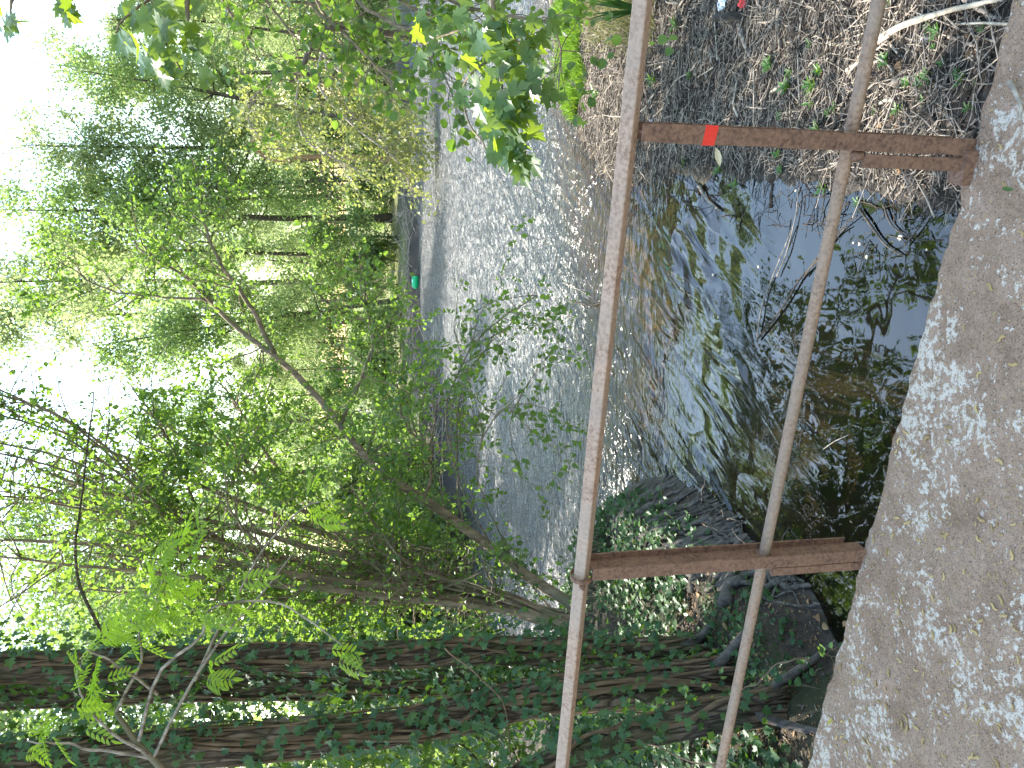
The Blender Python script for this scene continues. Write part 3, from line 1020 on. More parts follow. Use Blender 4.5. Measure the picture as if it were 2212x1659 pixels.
fr_px = [(150, 1480), (170, 1440), (165, 1410), (200, 1400), (230, 1420), (240, 1380), (210, 1350), (270, 1350), (290, 1370), (300, 1320), (320, 1340), (330, 1290), (350, 1310), (340, 1255), (370, 1280), (380, 1240), (330, 1220), (400, 1230), (300, 1260), (310, 1200), (390, 1200), (420, 1300), (430, 1250), (470, 1270), (480, 1300), (500, 1250), (440, 1330), (260, 1310), (240, 1340), (180, 1500), (150, 1530), (160, 1560), (80, 1600), (60, 1620), (110, 1590), (690, 1085), (680, 1100), (700, 1120), (450, 1430), (440, 1460), (280, 1400), (360, 1350), (740, 1400), (730, 1420), (755, 1410), (350, 1200), (410, 1180), (200, 1450), (225, 1460)]
for x, y in fr_px:
    for rep in range(2):
        pos = D(x + RNG.normal(0, 14), y + RNG.normal(0, 14), RNG.uniform(3.75, 4.15))
        dr = nrm(np.array([RNG.normal(0, .8), RNG.normal(-.2, .5), -.55 + RNG.normal(0, .35)]))
        no = nrm(np.array([0, -.3, 1]) + RNG.normal(0, .4, 3))
        place('leaf', PIN, ash, ab, pos, dr, no, RNG.uniform(.11, .19))

# ------------------------------------------------------------------ maple over the bridge (trunk out to the right)
MAP_M = tmesh('maple_leaf', MAPLE, LEAF_MAPLE)
mbase = np.array([5.2, 4.4, 0]); mbase[2] = float(height(mbase[0], mbase[1])) - .05
maple = thing('sycamore_maple', 'sycamore maple with broad lobed leaves hanging into the right side', 'tree', tuple(mbase))
mb = MB(); P, R = flared(mb, [np.zeros(3), (.05, 0, 2), (-.1, .1, 4.5), (-.3, .2, 7), (-.4, .2, 9.5)], .22, .10)
obj('trunk', mb.mesh('trunk', BARK_DARK), maple)
# drooping branches that come into view
hang = [
    [(1010, -420, 4.6), (1030, -150, 4.3), (1064, 0, 4.1), (1062, 65, 4.05), (1080, 150, 4.0), (1090, 240, 3.95), (1108, 330, 3.9)],
    [(1062, 65, 4.05), (1010, 62, 4.1), (960, 75, 4.2), (915, 95, 4.3)],
    [(1062, 65, 4.05), (1120, 90, 4.0), (1150, 160, 3.95), (1160, 200, 3.9)],
    [(1075, 120, 4.0), (1030, 150, 4.0), (1000, 190, 4.1), (1010, 260, 4.1), (1050, 320, 4.05)],
    [(250, -350, 5.0), (300, -120, 4.6), (330, -10, 4.4), (350, 80, 4.3), (390, 150, 4.2)],
    [(330, -10, 4.4), (270, 40, 4.3), (250, 70, 4.3)],
    [(380, -120, 4.7), (400, -20, 4.5), (410, 60, 4.4), (430, 90, 4.4)],
    [(80, -300, 4.8), (60, -100, 4.5), (30, -10, 4.4), (20, 30, 4.4)],
]
conn = mbase + np.array([-.2, .15, 4.2])
for k, b_ in enumerate(hang):
    P = path(np.array([D(x, y, d) for x, y, d in b_]), 20)
    if k in (0, 4, 6, 7):
        P = np.concatenate([path(np.array([conn, (conn + P[0]) / 2 + [0, 0, .7], P[0]]), 12)[:-1], P])
    obj('branch', MB().tubes(wob(P, .004) - mbase, np.linspace(.030 if k in (0, 4, 6, 7) else .008, .004, len(P)), 7).mesh('branch', BARK_STEM), maple)
mp_px = []


def cluster(n, xr, yr, dr_):
    for _ in range(n):
        mp_px.append((RNG.uniform(*xr), RNG.uniform(*yr), RNG.uniform(*dr_)))


cluster(26, (1040, 1150), (40, 220), (3.7, 4.2)); cluster(22, (1060, 1120), (200, 330), (3.7, 4.0)); cluster(20, (960, 1060), (0, 140), (3.8, 4.4))
cluster(14, (990, 1080), (140, 310), (3.8, 4.2)); cluster(8, (1090, 1125), (320, 365), (3.8, 3.9)); cluster(10, (880, 970), (20, 140), (4, 4.5))
cluster(16, (235, 330), (0, 90), (4.2, 4.6)); cluster(20, (290, 380), (60, 170), (4.0, 4.5)); cluster(14, (330, 420), (0, 110), (4.2, 4.8)); cluster(6, (120, 160), (0, 30), (4.4, 4.8)); cluster(8, (-10, 30), (0, 60), (4.2, 4.7))
cluster(5, (380, 440), (60, 180), (4.0, 4.4)); cluster(4, (140, 150), (20, 40), (4.2, 4.6))
for x, y, d in mp_px + [(x + RNG.normal(0, 22), y + RNG.normal(0, 22), d + RNG.normal(0, .12)) for x, y, d in mp_px[:40]]:
    pos = D(x, y, d)
    dr = nrm(np.array([RNG.normal(-.45, .5), RNG.normal(-.3, .45), -.65 + RNG.normal(0, .25)]))
    no = nrm(np.array([RNG.normal(-.1, .4), RNG.normal(-.35, .4), .8]))
    s_ = RNG.uniform(.09, .15)
    place('leaf', MAP_M, maple, mbase, pos, dr, no, s_)
# crown above the bridge, out of the picture: limbs and leaves
limP, limR = [], []
for k in range(22):
    a = RNG.uniform(0, 6.28); zz0 = RNG.uniform(5.0, 9.0)
    e = np.array([6.3 + 3.2 * math.cos(a) * RNG.uniform(.5, 1), 3.6 + 3.2 * math.sin(a) * RNG.uniform(.5, 1), RNG.uniform(7.8, 10)])
    s0 = mbase + np.array([-.3, .2, zz0])
    P = wob(path(np.array([s0, (s0 + e) / 2 + [0, 0, .4], e]), 14), .04)
    limP.append(P); limR.append(np.linspace(.06, .015, 14))
mb = MB().tubes(np.array(limP) - mbase, np.array(limR), 6)
obj('limbs', mb.mesh('limbs', BARK_DARK), maple)
cp, cr = [], []
for P, R in zip(limP, limR):
    a, b_ = sprout(P, R, 14, 1.2, .012, droop=.02, up=.1)
    cp.append(a); cr.append(b_)
cp = np.concatenate(cp); cr = np.concatenate(cr)
pos, dr, no, sz = twig_leaves(cp, 44, .19, .18)
ok = pos[:, 2] > CAM_Z + pos[:, 1] * .62 + .3
ok |= pos[:, 1] < 0
ok &= ~in_view(pos, 60)[0]
obj('foliage', MB().leaves(MAPLE, (pos - mbase)[ok], dr[ok], no[ok], sz[ok]).mesh('foliage', LEAF_MAPLE), maple, stuff=True)

# ---- lime-like tree with small leaves in the upper right
LIM_M = tmesh('lime_leaf', ROUND, LEAF_ALDER)
lb = np.array([6.6, 9.5, 0]); lb[2] = float(height(lb[0], lb[1])) - .05
lime = thing('drooping_lime', 'small leaved tree with drooping sprays at upper right beside the maple', 'tree', tuple(lb))
mb = MB(); flared(mb, [np.zeros(3), (0, 0, 3), (-.2, 0, 7)], .16, .07)
obj('trunk', mb.mesh('trunk', BARK_DARK), lime)
lconn = lb + np.array([-.1, 0, 4.5])
hl = [
    [(480, -250, 7.5), (560, -30, 7), (620, 60, 6.8), (680, 120, 6.7)],
    [(600, -250, 7.5), (660, -20, 6.6), (730, 60, 6.4), (800, 130, 6.3), (860, 190, 6.2)],
    [(700, -250, 7), (760, -20, 6.4), (830, 40, 6.2), (900, 80, 6.1), (960, 160, 6.0), (985, 230, 6.0)],
    [(780, -250, 7), (850, -20, 6.2), (930, 30, 6.1), (1010, 80, 6.0)],
    [(420, -250, 7.5), (470, -30, 7), (530, 70, 6.8), (560, 130, 6.8)],
    [(850, -250, 6.6), (950, -20, 6.2), (1080, 30, 6), (1180, 50, 5.8), (1210, 100, 5.8), (1205, 190, 5.8)],
    [(640, -250, 7.5), (680, -10, 6.9), (740, 70, 6.8), (800, 130, 6.8)],
]
tp, trr = [], []
for b_ in hl:
    P = path(np.array([D(x, y, d) for x, y, d in b_]), 18)
    P = np.concatenate([path(np.array([lconn, (lconn + P[0]) / 2 + [0, 0, .5], P[0]]), 10)[:-1], P])
    R = np.linspace(.03, .004, len(P))
    obj('branch', MB().tubes(wob(P, .008) - lb, R, 6).mesh('branch', BARK_STEM), lime)
    a, c_ = sprout(P[8:], R[8:], 22, .75, .005, droop=.16, up=-.1)
    tp.append(a); trr.append(c_)
tp = np.concatenate(tp); trr = np.concatenate(trr)
obj('twigs', MB().tubes(tp - lb, trr, 4, False).mesh('twigs', BARK_STEM), lime, stuff=True)
pos, dr, no, sz = twig_leaves(tp, 9, .085, .04)
leafy(lime, lb, ROUND, LIM_M, LEAF_ALDER, pos, dr, no, sz, 280)

# ------------------------------------------------------------------ generic woodland trees


def tree_meshes(seed, H, r, cb_, cr_, nlim, nleaf, lsize, lmat, bark=BARK_FAR, lean=0.0, up=.5):
    rg = np.random.default_rng(seed)
    top = np.array([lean * H, rg.normal(0, .02) * H, H])
    P = path([np.zeros(3), top * [.3, .3, .33] + rg.normal(0, .1, 3), top * [.7, .7, .66] + rg.normal(0, .15, 3), top], 18)
    R = np.linspace(r, r * .15, 18); R[0] *= 1.3
    mb = MB().tubes(P, R, 8)
    tips = []
    for k in range(nlim):
        f = cb_ + (1 - cb_) * (k + rg.uniform(0, 1)) / nlim * .96
        i = min(int(f * 17), 16)
        a = rg.uniform(0, 6.28); L = cr_ * (1.15 - .75 * (f - cb_) / (1 - cb_)) * rg.uniform(.6, 1.15)
        d = np.array([math.cos(a), math.sin(a), up * rg.uniform(.5, 1.8)])
        Q = [P[i]]
        for s in range(5):
            d = nrm(d + rg.normal(0, .18, 3)); Q.append(Q[-1] + d * L / 5)
        Q = np.array(Q)
        mb.tubes(Q, np.linspace(R[i] * .5, .012, 6), 5, False)
        for s in range(4):
            j = rg.integers(2, 6); d2 = nrm(rg.normal(0, 1, 3) + d * .8)
            q2 = np.array([Q[j], Q[j] + d2 * L * .18, Q[j] + d2 * L * .36 + [0, 0, .05]])
            mb.tubes(q2, np.array([.02, .014, .006]), 3, False)
            tips += [q2[1], q2[2]]
        tips += [Q[3], Q[4], Q[5]]
    tips = np.array(tips)
    k = rg.integers(0, len(tips), nleaf)
    sc = cr_ * .13
    pos = tips[k] + rg.normal(0, 1, (nleaf, 3)) * sc * rg.uniform(.5, 1.5, len(tips))[k][:, None]
    dr = nrm(rg.normal(0, 1, (nleaf, 3)) + [0, 0, -.3]); no = nrm(rg.normal(0, .7, (nleaf, 3)) + [0, 0, .8])
    no = nrm(np.cross(np.cross(dr, no), dr))
    cm = MB().leaves(DIAM, pos, dr, no, rg.uniform(.6, 1.3, nleaf) * lsize).mesh('crown', lmat)
    return mb.mesh('trunk', bark), cm


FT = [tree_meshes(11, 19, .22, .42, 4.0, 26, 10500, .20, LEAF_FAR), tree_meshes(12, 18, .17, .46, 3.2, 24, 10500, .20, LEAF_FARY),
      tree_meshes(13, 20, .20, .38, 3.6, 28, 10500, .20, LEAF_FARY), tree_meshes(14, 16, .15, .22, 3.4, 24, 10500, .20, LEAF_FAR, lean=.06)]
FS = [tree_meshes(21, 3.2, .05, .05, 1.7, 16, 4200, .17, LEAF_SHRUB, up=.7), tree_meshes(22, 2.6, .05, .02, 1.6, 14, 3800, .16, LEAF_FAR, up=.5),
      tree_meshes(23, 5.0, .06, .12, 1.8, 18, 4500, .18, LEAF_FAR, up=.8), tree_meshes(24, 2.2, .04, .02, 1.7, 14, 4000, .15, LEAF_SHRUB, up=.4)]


def put_tree(meshes, name, label, x, y, sc=1.0, rz=None, group=None, tilt=(0, 0), cat='tree', sz=None):
    z = float(height(x, y)) - .08
    t = thing(name, label, cat, (x, y, z), group)
    t.rotation_euler = (tilt[0], tilt[1], RNG.uniform(0, 6.28) if rz is None else rz)
    t.scale = (sc, sc, sz or sc)
    obj('trunk', meshes[0], t); obj('crown', meshes[1], t)
    return t


def far_x(iy, y):
    return float(D(800, iy, y)[0])


# trees whose trunks can be told apart beyond the far shore: picture row, depth, kind, size
named = [
    (470, 44, 0, 1.05, 'straight dark trunked tree standing tallest behind the bare bank', (0, 0)),
    (425, 47, 1, .95, 'slim tree just right of the straight dark trunk on the far bank', (0, .05)),
    (384, 42, 3, .9, 'leafy tree behind the curved bare branch on the far bank', (0, .02)),
    (330, 45, 2, .95, 'pale crowned tree above the drooping willow', (.02, .1)),
    (265, 43, 0, .85, 'tree with forked pale limbs at right of the far wood', (0, -.12)),
    (180, 46, 2, .9, 'pale tree behind the lime sprays at right', (0, 0)),
    (80, 48, 1, .9, 'pale tree at the right end of the far wood', (0, 0)),
    (-20, 50, 0, .9, 'tree at the far right edge of the wood', (0, 0)),
    (555, 46, 1, 1.05, 'thin upright tree left of the straight dark trunk', (0, 0)),
    (598, 52, 2, 1.25, 'thin tree above the green tub', (0, .02)),
    (648, 41, 3, .95, 'cluster tree with leaning trunks behind the green tub', (0, .10)),
    (672, 41.6, 1, .62, 'leaning slim trunk beside the cluster left of the green tub', (0, -.10)),
    (690, 62, 1, 1.55, 'tallest pale airy tree rising behind the alder fork', (0, 0)),
    (745, 48, 2, .50, 'slim tree between the leaning cluster and the alder fork', (0, 0)),
    (795, 45, 1, .50, 'low crowned tree behind the alder fork', (0, .03)),
    (900, 42, 0, .72, 'tree half hidden behind the leaning alder stem', (0, 0)),
    (1010, 38, 3, .95, 'tree behind the alder leaves on the far left bank', (0, 0)),
    (1120, 36, 0, .95, 'tree behind the alder stems on the far left bank', (0, 0)),
]
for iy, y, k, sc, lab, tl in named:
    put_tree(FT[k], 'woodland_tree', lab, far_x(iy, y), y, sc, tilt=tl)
back = 'pale tree in the sunlit wood far behind the pond'
for i in range(26):
    y = RNG.uniform(56, 85); iy = -150 + 1250 * (i + .5) / 26 + RNG.normal(0, 20)
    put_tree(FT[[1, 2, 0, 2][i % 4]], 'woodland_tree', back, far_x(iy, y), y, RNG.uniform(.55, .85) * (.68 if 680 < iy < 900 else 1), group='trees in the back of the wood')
for i in range(40):
    iy = -150 + 1300 * i / 40 + RNG.normal(0, 10)
    y0 = float(np.interp(iy, [-150, 400, 680, 800, 950, 1200], [42, 38.5, 37.5, 33, 24, 18])) + RNG.uniform(1.6, 9)
    put_tree(FS[int(RNG.integers(0, 4))], 'undergrowth_shrub', 'green shrub in the undergrowth along the far bank', far_x(iy, y0), y0, RNG.uniform(.5, .95), group='undergrowth along the far bank', cat='shrub')
for i in range(14):
    iy = -150 + 1300 * (i + .5) / 14
    y = RNG.uniform(88, 100)
    put_tree(FS[(i * 2 + 1) % 4], 'backdrop_thicket', 'pale thicket closing the view at the back of the wood', far_x(iy, y), y, 2.6, group='thickets at the back of the wood', cat='thicket', sz=3.2)
# left bank wood behind the ivy trunks
left_l = ['leafy tree behind the fan of alder stems', 'tree filling the gap between the two dark trunks', 'tree behind the leaning left trunk', 'tree beyond the left edge trunks', 'dense young tree just across the left arm of the pond']
for (iy, y, k, sc), lab in zip([(1230, 24, 0, .62), (1400, 19, 3, .6), (1530, 15, 0, .6), (1640, 20, 2, .7), (1330, 28, 0, .7)], left_l):
    put_tree(FT[k], 'bank_tree', lab, far_x(iy, y), y, sc)
for i in range(15):
    iy = 1000 + 680 * i / 15 + RNG.normal(0, 10); y = float(np.interp(iy, [1000, 1200, 1680], [24, 19.5, 16])) + RNG.uniform(.5, 4)
    put_tree(FS[int(RNG.integers(0, 4))], 'left_bank_shrub', 'dark green shrub on the far left bank behind the alder', far_x(iy, y), y, RNG.uniform(.7, 1.1), group='shrubs on the far left bank', cat='shrub')
for i, (x, y) in enumerate([(-5.5, 9.5), (-6.5, 8), (-5.2, 7.2), (-7.5, 10.5), (-4.6, 6.6), (-6.2, 6.2), (-4.5, 8.6)]):
    put_tree(FS[i % 4], 'near_bank_shrub', 'shrub among the ivy trunks on the near left bank', x, y, RNG.uniform(.5, .75), group='shrubs among the ivy trunks', cat='shrub')

# ---- willow drooping to the water at right, far side
wb = np.array([float(D(870, 60, 24)[0]), 27.5, 0.]); wb[2] = .1
wb[:2] = [far_x(-20, 30), 34]; wb[2] = float(height(wb[0], wb[1])) - .05
wil = thing('drooping_willow', 'pale sunlit willow drooping over the water at right', 'tree', tuple(wb))
wtr = [(wb), D(720, 60, 31), D(640, 170, 29)]
obj('trunk', MB().tubes(path(np.array(wtr) - wb, 20), np.linspace(.22, .08, 20), 9).mesh('trunk', BARK_FAR), wil)
wp, wr_ = [], []
for b_ in [[(700, 90, 31), (690, 180, 28), (760, 270, 27), (850, 340, 26), (885, 400, 26)], [(700, 100, 31), (720, 200, 28), (800, 280, 27), (870, 320, 26.5)], [(650, 150, 29.5), (640, 230, 28), (660, 300, 27), (720, 340, 26.5), (780, 370, 26.5)], [(690, 110, 31), (740, 160, 29), (800, 210, 28), (860, 260, 27.5)], [(660, 140, 29.5), (560, 200, 28), (540, 270, 27.5), (600, 320, 27)]]:
    P = wob(path(np.array([D(x, y, d) for x, y, d in b_]), 20), .03)
    R = np.linspace(.06, .015, 20)
    obj('branch', MB().tubes(P - wb, R, 6).mesh('branch', TWIG), wil)
    a, c_ = sprout(P, R, 60, 1.7, .012, droop=.2, up=-.1)
    wp.append(a); wr_.append(c_)
wp = np.concatenate(wp); wr_ = np.concatenate(wr_)
obj('twigs', MB().tubes(wp - wb, wr_, 3, False).mesh('twigs', TWIG), wil, stuff=True)
pos, dr, no, sz = twig_leaves(wp, 22, .17, .10)
obj('foliage', MB().leaves(DIAM, pos - wb, dr, no, sz).mesh('foliage', LEAF_WILLOW), wil, stuff=True)

# curved bare branch on the far bank
cbp = [(640, 340, 40), (610, 350, 40), (560, 330, 39.8), (545, 310, 39.6), (555, 298, 39.5), (590, 290, 39.4), (610, 283, 39.3)]
P = path(np.array([D(x, y, d) for x, y, d in cbp]), 26)
gb = P[0].copy(); gb[2] = float(height(gb[0], gb[1])) - .1
P = np.concatenate([path([gb, (gb + P[0]) / 2 + [.1, 0, 0], P[0]], 8)[:-1], P])
tag(obj('curved_branch', MB().tubes(P - gb, np.linspace(.17, .07, len(P)), 8).mesh('curved_branch', bark_mat('tan_bark', (.16, .09, .045), (.32, .2, .1), 6)), None, gb), 'tan hooked bare trunk bending over on the far bank', 'trunk')
# dead twigs / driftwood line along the far waterline
mb = MB()
for i in range(160):
    iy = RNG.uniform(380, 980)
    p0 = G(float(np.interp(iy, [380, 500, 680, 780, 850, 980], [893, 904, 906, 930, 962, 988])), iy)
    p0 = p0 + np.array([RNG.normal(0, .6), RNG.uniform(.1, 1.6), 0]); p0[2] = float(height(p0[0], p0[1])) + .03
    d = nrm(np.array([RNG.normal(0, 1), RNG.normal(0, .5), abs(RNG.normal(.1, .25))]))
    q = np.array([p0, p0 + d * .5 + [0, 0, .05], p0 + d * RNG.uniform(.8, 1.6)])
    mb.tubes(q, np.array([.02, .016, .006]), 4, False)
o = tag(obj('driftwood_twigs', mb.mesh('driftwood_twigs', TWIG), stuff=True), 'tangle of dry twigs along the far waterline', 'twigs')

# green tub on the far shore
g = G(903, 607, .06)
GREEN = plain('green_plastic', (.0, .42, .16), .3, .5, .08, 8)
prof = [(.0, -.09), (.05, -.085), (.10, -.03), (.135, -.0), (.155, .02), (.165, .06), (.165, .20), (.168, .21), (.168, .34), (.155, .40), (.12, .46), (.05, .49), (.0, .49)]
ang = np.arange(24) / 24 * 6.2832
V = np.array([[b_ , a * math.cos(t), a * math.sin(t)] for a, b_ in prof for t in ang])
n = 24; k = np.arange(len(prof) - 1)[:, None] * n; j = np.arange(n)[None]
Fq = np.stack([k + j, k + n + j, k + n + (j + 1) % n, k + (j + 1) % n], -1).reshape(-1, 4)
gt = thing('plastic_drum', 'bright green plastic drum lying at the far waterline', 'drum', (g[0] - .25, g[1] + .1, .17))
gt.rotation_euler = (0, 0, math.radians(-8))
obj('body', MB().add(V, Fq).mesh('drum_body', GREEN), gt)
V2 = np.array([[x, .1665 * math.cos(t), .1665 * math.sin(t)] for x in (.205, .335) for t in np.linspace(.3, 2.3, 16)]); V2[:, 1:] *= 1.02
kk = np.arange(15)
obj('label_band', MB().add(V2, np.stack([kk, kk + 1, kk + 17, kk + 16], -1)).mesh('label_band', plain('pale_green_label', (.35, .62, .5), .4, .4, .05)), gt)

# ------------------------------------------------------------------ right mud bank: sticks, seedlings, grass, litter


def stick_mesh(pts, r, mat, sides=7, n=14, taper=.5, knob=.15):
    P = wob(path(np.array(pts, float), n), r * .25)
    R = np.linspace(r, r * taper, n) * (1 + knob * RNG.normal(0, .5, n))
    return MB().tubes(P, R, sides).mesh('stick', mat)


def hero_stick(px, r, label, mat=TWIG, name='fallen_stick', lift=.0, fork=None, group=None, z=None):
    """a stick through ground points given in the picture"""
    xs = np.array([a for a, _ in px], float); ys = np.array([b for _, b in px], float)
    P = on_ground(xs, ys) if z is None else np.array([G(x, y, z) for x, y in px])
    P[:, 2] += r * .8 + np.asarray(lift)
    b = P[0].copy()
    o = obj(name, stick_mesh(P - b, r, mat), None, b)
    tag(o, label, 'stick', group)
    return o


def R1(*pts):
    return [(1188 + x * .4628, y * .4628) for x, y in pts]


def R2(*pts):
    return [(1188 + x * .4628, 486 + y * .4628) for x, y in pts]


hero_stick(R1((1560, 190), (1700, 110), (1900, 55), (2150, -10)), .020, 'longest pale branch lying on the mud towards the bridge edge', TWIG_PALE, 'fallen_branch', .02)
hero_stick(R1((1320, 210), (1390, 205), (1500, 185)), .012, 'hooked pale stick beside the long pale branch', TWIG_PALE)
hero_stick(R1((1040, 430), (1180, 330), (1300, 250)), .012, 'straight pale stick slanting across the middle of the mud', TWIG_PALE)
hero_stick(R1((1110, 530), (1200, 570), (1245, 625)), .010, 'short bent pale stick just above the taped post', TWIG_PALE)
hero_stick(R1((1400, 330), (1460, 290), (1530, 240)), .017, 'stout pale chunk of stick behind the lower rail', TWIG_PALE)
hero_stick(R1((1038, 970), (1045, 850), (1062, 715)), .014, 'dark stick reaching from the mud into the water beside the post', TWIG_DARK)
hero_stick(R1((1060, 1290), (1110, 1170), (1150, 1000), (1160, 890)), .005, 'thin brown twig lying along the water right of centre', TWIG, z=.012)
hero_stick(R1((1190, 1290), (1330, 1100), (1440, 1005)), .006, 'dark twig rising from the water behind the lower rail', TWIG_DARK, z=.012)
hero_stick(R1((1450, 975), (1560, 1130), (1650, 1195)), .007, 'dark sunken stick in the blue water by the bridge', TWIG_DARK, z=.008)
hero_stick(R1((1560, 960), (1600, 1050), (1680, 1115)), .006, 'shorter dark stick beside the sunken one', TWIG_DARK, z=.008)
hero_stick(R1((1655, 1150), (1790, 975)), .004, 'thin dark twig crossing towards the bridge edge', TWIG_DARK, z=.012)
hero_stick(R1((700, 870), (740, 930), (795, 980)), .014, 'grey stick in the shallows next to an orange leaf', TWIG, z=.01)
hero_stick(R1((1085, 40), (1070, 150), (1085, 225)), .018, 'thick brown stick standing out near the top of the mud bank', TWIG)
hero_stick(R1((890, 110), (910, 190), (940, 265)), .020, 'flaking bark covered stick on the mud', TWIG)
hero_stick(R1((470, 205), (640, 210), (755, 250)), .012, 'long bleached stick right behind the top rail', TWIG_PALE)
hero_stick(R1((330, 180), (400, 215), (470, 245)), .010, 'bleached stick partly under the top rail', TWIG_PALE)
hero_stick(R1((480, 330), (540, 300), (610, 240)), .012, 'bleached forked stick by the grass', TWIG_PALE)
hero_stick(R1((1535, 485), (1625, 460)), .012, 'short cut pale stick near the lower rail', TWIG_PALE)
hero_stick(R1((1870, 170), (1960, 200), (2060, 270)), .011, 'brown stick pointing at the bridge edge', TWIG)
hero_stick(R1((1615, 390), (1720, 350), (1810, 310)), .018, 'grey rotten stick among the seedlings', TWIG)
hero_stick(R1((1590, 200), (1640, 262)), .010, 'short pale stick under the long branch', TWIG_PALE)
hero_stick(R1((1750, 480), (1790, 550), (1835, 615)), .014, 'dark rotten stick beside the foot of the taped post', TWIG_DARK)
hero_stick(R1((930, 60), (960, 100), (1040, 105)), .014, 'brown stick next to the red wrapper', TWIG)
hero_stick(R1((1950, -10), (2020, 40), (2110, 100)), .016, 'dark stick at the corner by the bridge edge', TWIG)
hero_stick(R1((710, 640), (760, 740), (790, 790)), .006, 'thin twig stuck behind the taped post', TWIG)
hero_stick(R2((125, 355), (200, 372), (290, 345)), .018, 'black snag poking from the water behind the top rail', TWIG_DARK, 'water_snag', [.06, .01, -.01], z=.01)
hero_stick(R2((970, 522), (1000, 350), (1060, 200), (1140, 0)), .006, 'long thin grey twig floating in the middle of the water', TWIG, 'floating_twig', z=.010)
hero_stick(R2((972, 535), (1100, 370), (1170, 250), (1250, 170), (1330, 60), (1400, 5)), .007, 'long crooked dark twig floating under the lower rail', TWIG_DARK, 'floating_twig', z=.010)
hero_stick(R2((1280, 1045), (1330, 1010), (1395, 980)), .003, 'small pale twig floating near the bridge', TWIG_PALE, 'floating_twig', z=.010)
hero_stick(R2((60, 270), (130, 300), (200, 340)), .004, 'thin pale stalk beside the black snag', TWIG_PALE, 'floating_twig', z=.02)
# twig on the deck
P = np.array([G(1188 + x * .4628, y * .4628, DECK_Z + .014) for x, y in ((2140, 380), (2165, 420), (2195, 480), (2190, 560))]); P[:, 2] = DECK_Z + .013
tag(obj('deck_twig', stick_mesh(P - P[0], .007, TWIG), None, P[0]), 'curved dry twig lying on the deck at its right end', 'twig')

# rotten stumps
for (x, y), lab in zip(R1((872, 85), (912, 85)), ('dark rotten stump beside the red wrapper', 'second rotten stump, nearer the bridge than its twin')):
    b = on_ground(np.array(x), np.array(y)); b[2] -= .03
    P = path([np.zeros(3), (.01, 0, .1), (0, .03, .2)], 8)
    mb = MB(); flared(mb, P, .030, .022, 10, 12, .15, 1.3)
    tag(obj('rotten_stump', mb.mesh('rotten_stump', BARK_GREY), None, b), lab, 'stump')


def on_mud(n, lo=.03, hi=20, xr=(.3, 5.2), yr=(1.9, 10)):
    out = []
    while sum(len(a) for a in out) < n:
        x = RNG.uniform(*xr, 4000); y = RNG.uniform(*yr, 4000)
        s = sdist(x, y)
        ok = (s > lo) & (s < hi) & (x + .15 * y > .6) & (x * BN[0] + y * BN[1] > EDGE + .03)
        z = height(x, y, s)
        p = np.stack([x, y, z], -1)[ok]
        v, ix, iy = in_view(p, 25)
        v &= RNG.uniform(0, 1, len(p)) < .35 + .65 * sm((p @ BN - 2.2) / 1.6)
        out.append(p[v])
    return np.concatenate(out)[:n]


var = []
for k in range(14):
    L = 1.0
    pts = np.array([[-.5, 0, 0], [-.2, RNG.normal(0, .05), RNG.uniform(0, .02)], [.15, RNG.normal(0, .06), RNG.uniform(0, .03)], [.5, RNG.normal(0, .05), 0]])
    var.append(stick_mesh(pts, .022, [TWIG, TWIG_DARK, TWIG, TWIG_DARK, TWIG, TWIG, TWIG_PALE][k % 7], 6, 9, .5, .1))
pp = on_mud(240, .05)
for i, p in enumerate(pp):
    o = obj('dry_stick', var[i % 14], None, p + np.array([0, 0, .012 + RNG.uniform(0, .03)]))
    L = RNG.uniform(.16, .5) if i % 6 else RNG.uniform(.5, .8)
    w_ = RNG.uniform(.15, .40)
    o.scale = (L, w_, w_)
    o.rotation_euler = (RNG.uniform(0, 6), RNG.normal(0, .10), RNG.uniform(0, 3.14))
    tag(o, 'dry stick in the tangle of sticks on the right mud bank', 'stick', 'sticks strewn over the right mud bank')
# fine twig litter
n = 11000
p = on_mud(n, .02)
a = RNG.uniform(0, 3.14, n); L = RNG.uniform(.06, .32, n); tl = RNG.normal(0, .15, n)
d = np.stack([np.cos(a), np.sin(a), tl], -1)
s = np.linspace(-.5, .5, 4)
bend = RNG.normal(0, .06, (n, 4, 3)); bend[..., 2] *= .4
P = p[:, None] + d[:, None] * (s[None, :, None] * L[:, None, None]) + bend * L[:, None, None]
P[..., 2] = np.maximum(P[..., 2], p[:, None, 2] - .005) + RNG.uniform(.003, .03, n)[:, None]
R = RNG.uniform(.0016, .0048, n)[:, None] * np.linspace(1, .6, 4)[None]
h1 = n * 3 // 5
tw = MB().tubes(P[:h1], R[:h1], 4, False)
tag(obj('twig_litter', tw.mesh('twig_litter', TWIG), stuff=True), 'fine dry twig litter matted over the right mud bank', 'twig litter')
tw = MB().tubes(P[h1:], R[h1:], 4, False)
tag(obj('wet_twig_litter', tw.mesh('wet_twig_litter', TWIG_DARK), stuff=True), 'dark wet twig litter trodden into the right mud bank', 'twig litter')
# thin sticks standing in the shallows along the muddy edge
n = 420
p = on_mud(n, -.32, .12)
a = RNG.uniform(0, 3.14, n); L = RNG.uniform(.08, .34, n)
d = np.stack([np.cos(a), np.sin(a), RNG.normal(.15, .2, n)], -1)
P = p[:, None] + d[:, None] * (np.linspace(-.5, .5, 4)[None, :, None] * L[:, None, None]) + RNG.normal(0, .05, (n, 4, 3)) * L[:, None, None]
P[..., 2] += .012 - np.minimum(p[:, 2], 0)[:, None]
tag(obj('shallows_twig_litter', MB().tubes(P, RNG.uniform(.0015, .005, n)[:, None] * np.linspace(1, .6, 4)[None], 4, False).mesh('shallows_twig_litter', TWIG_DARK), stuff=True), 'dark twigs caught in the shallows at the muddy edge', 'twig litter')
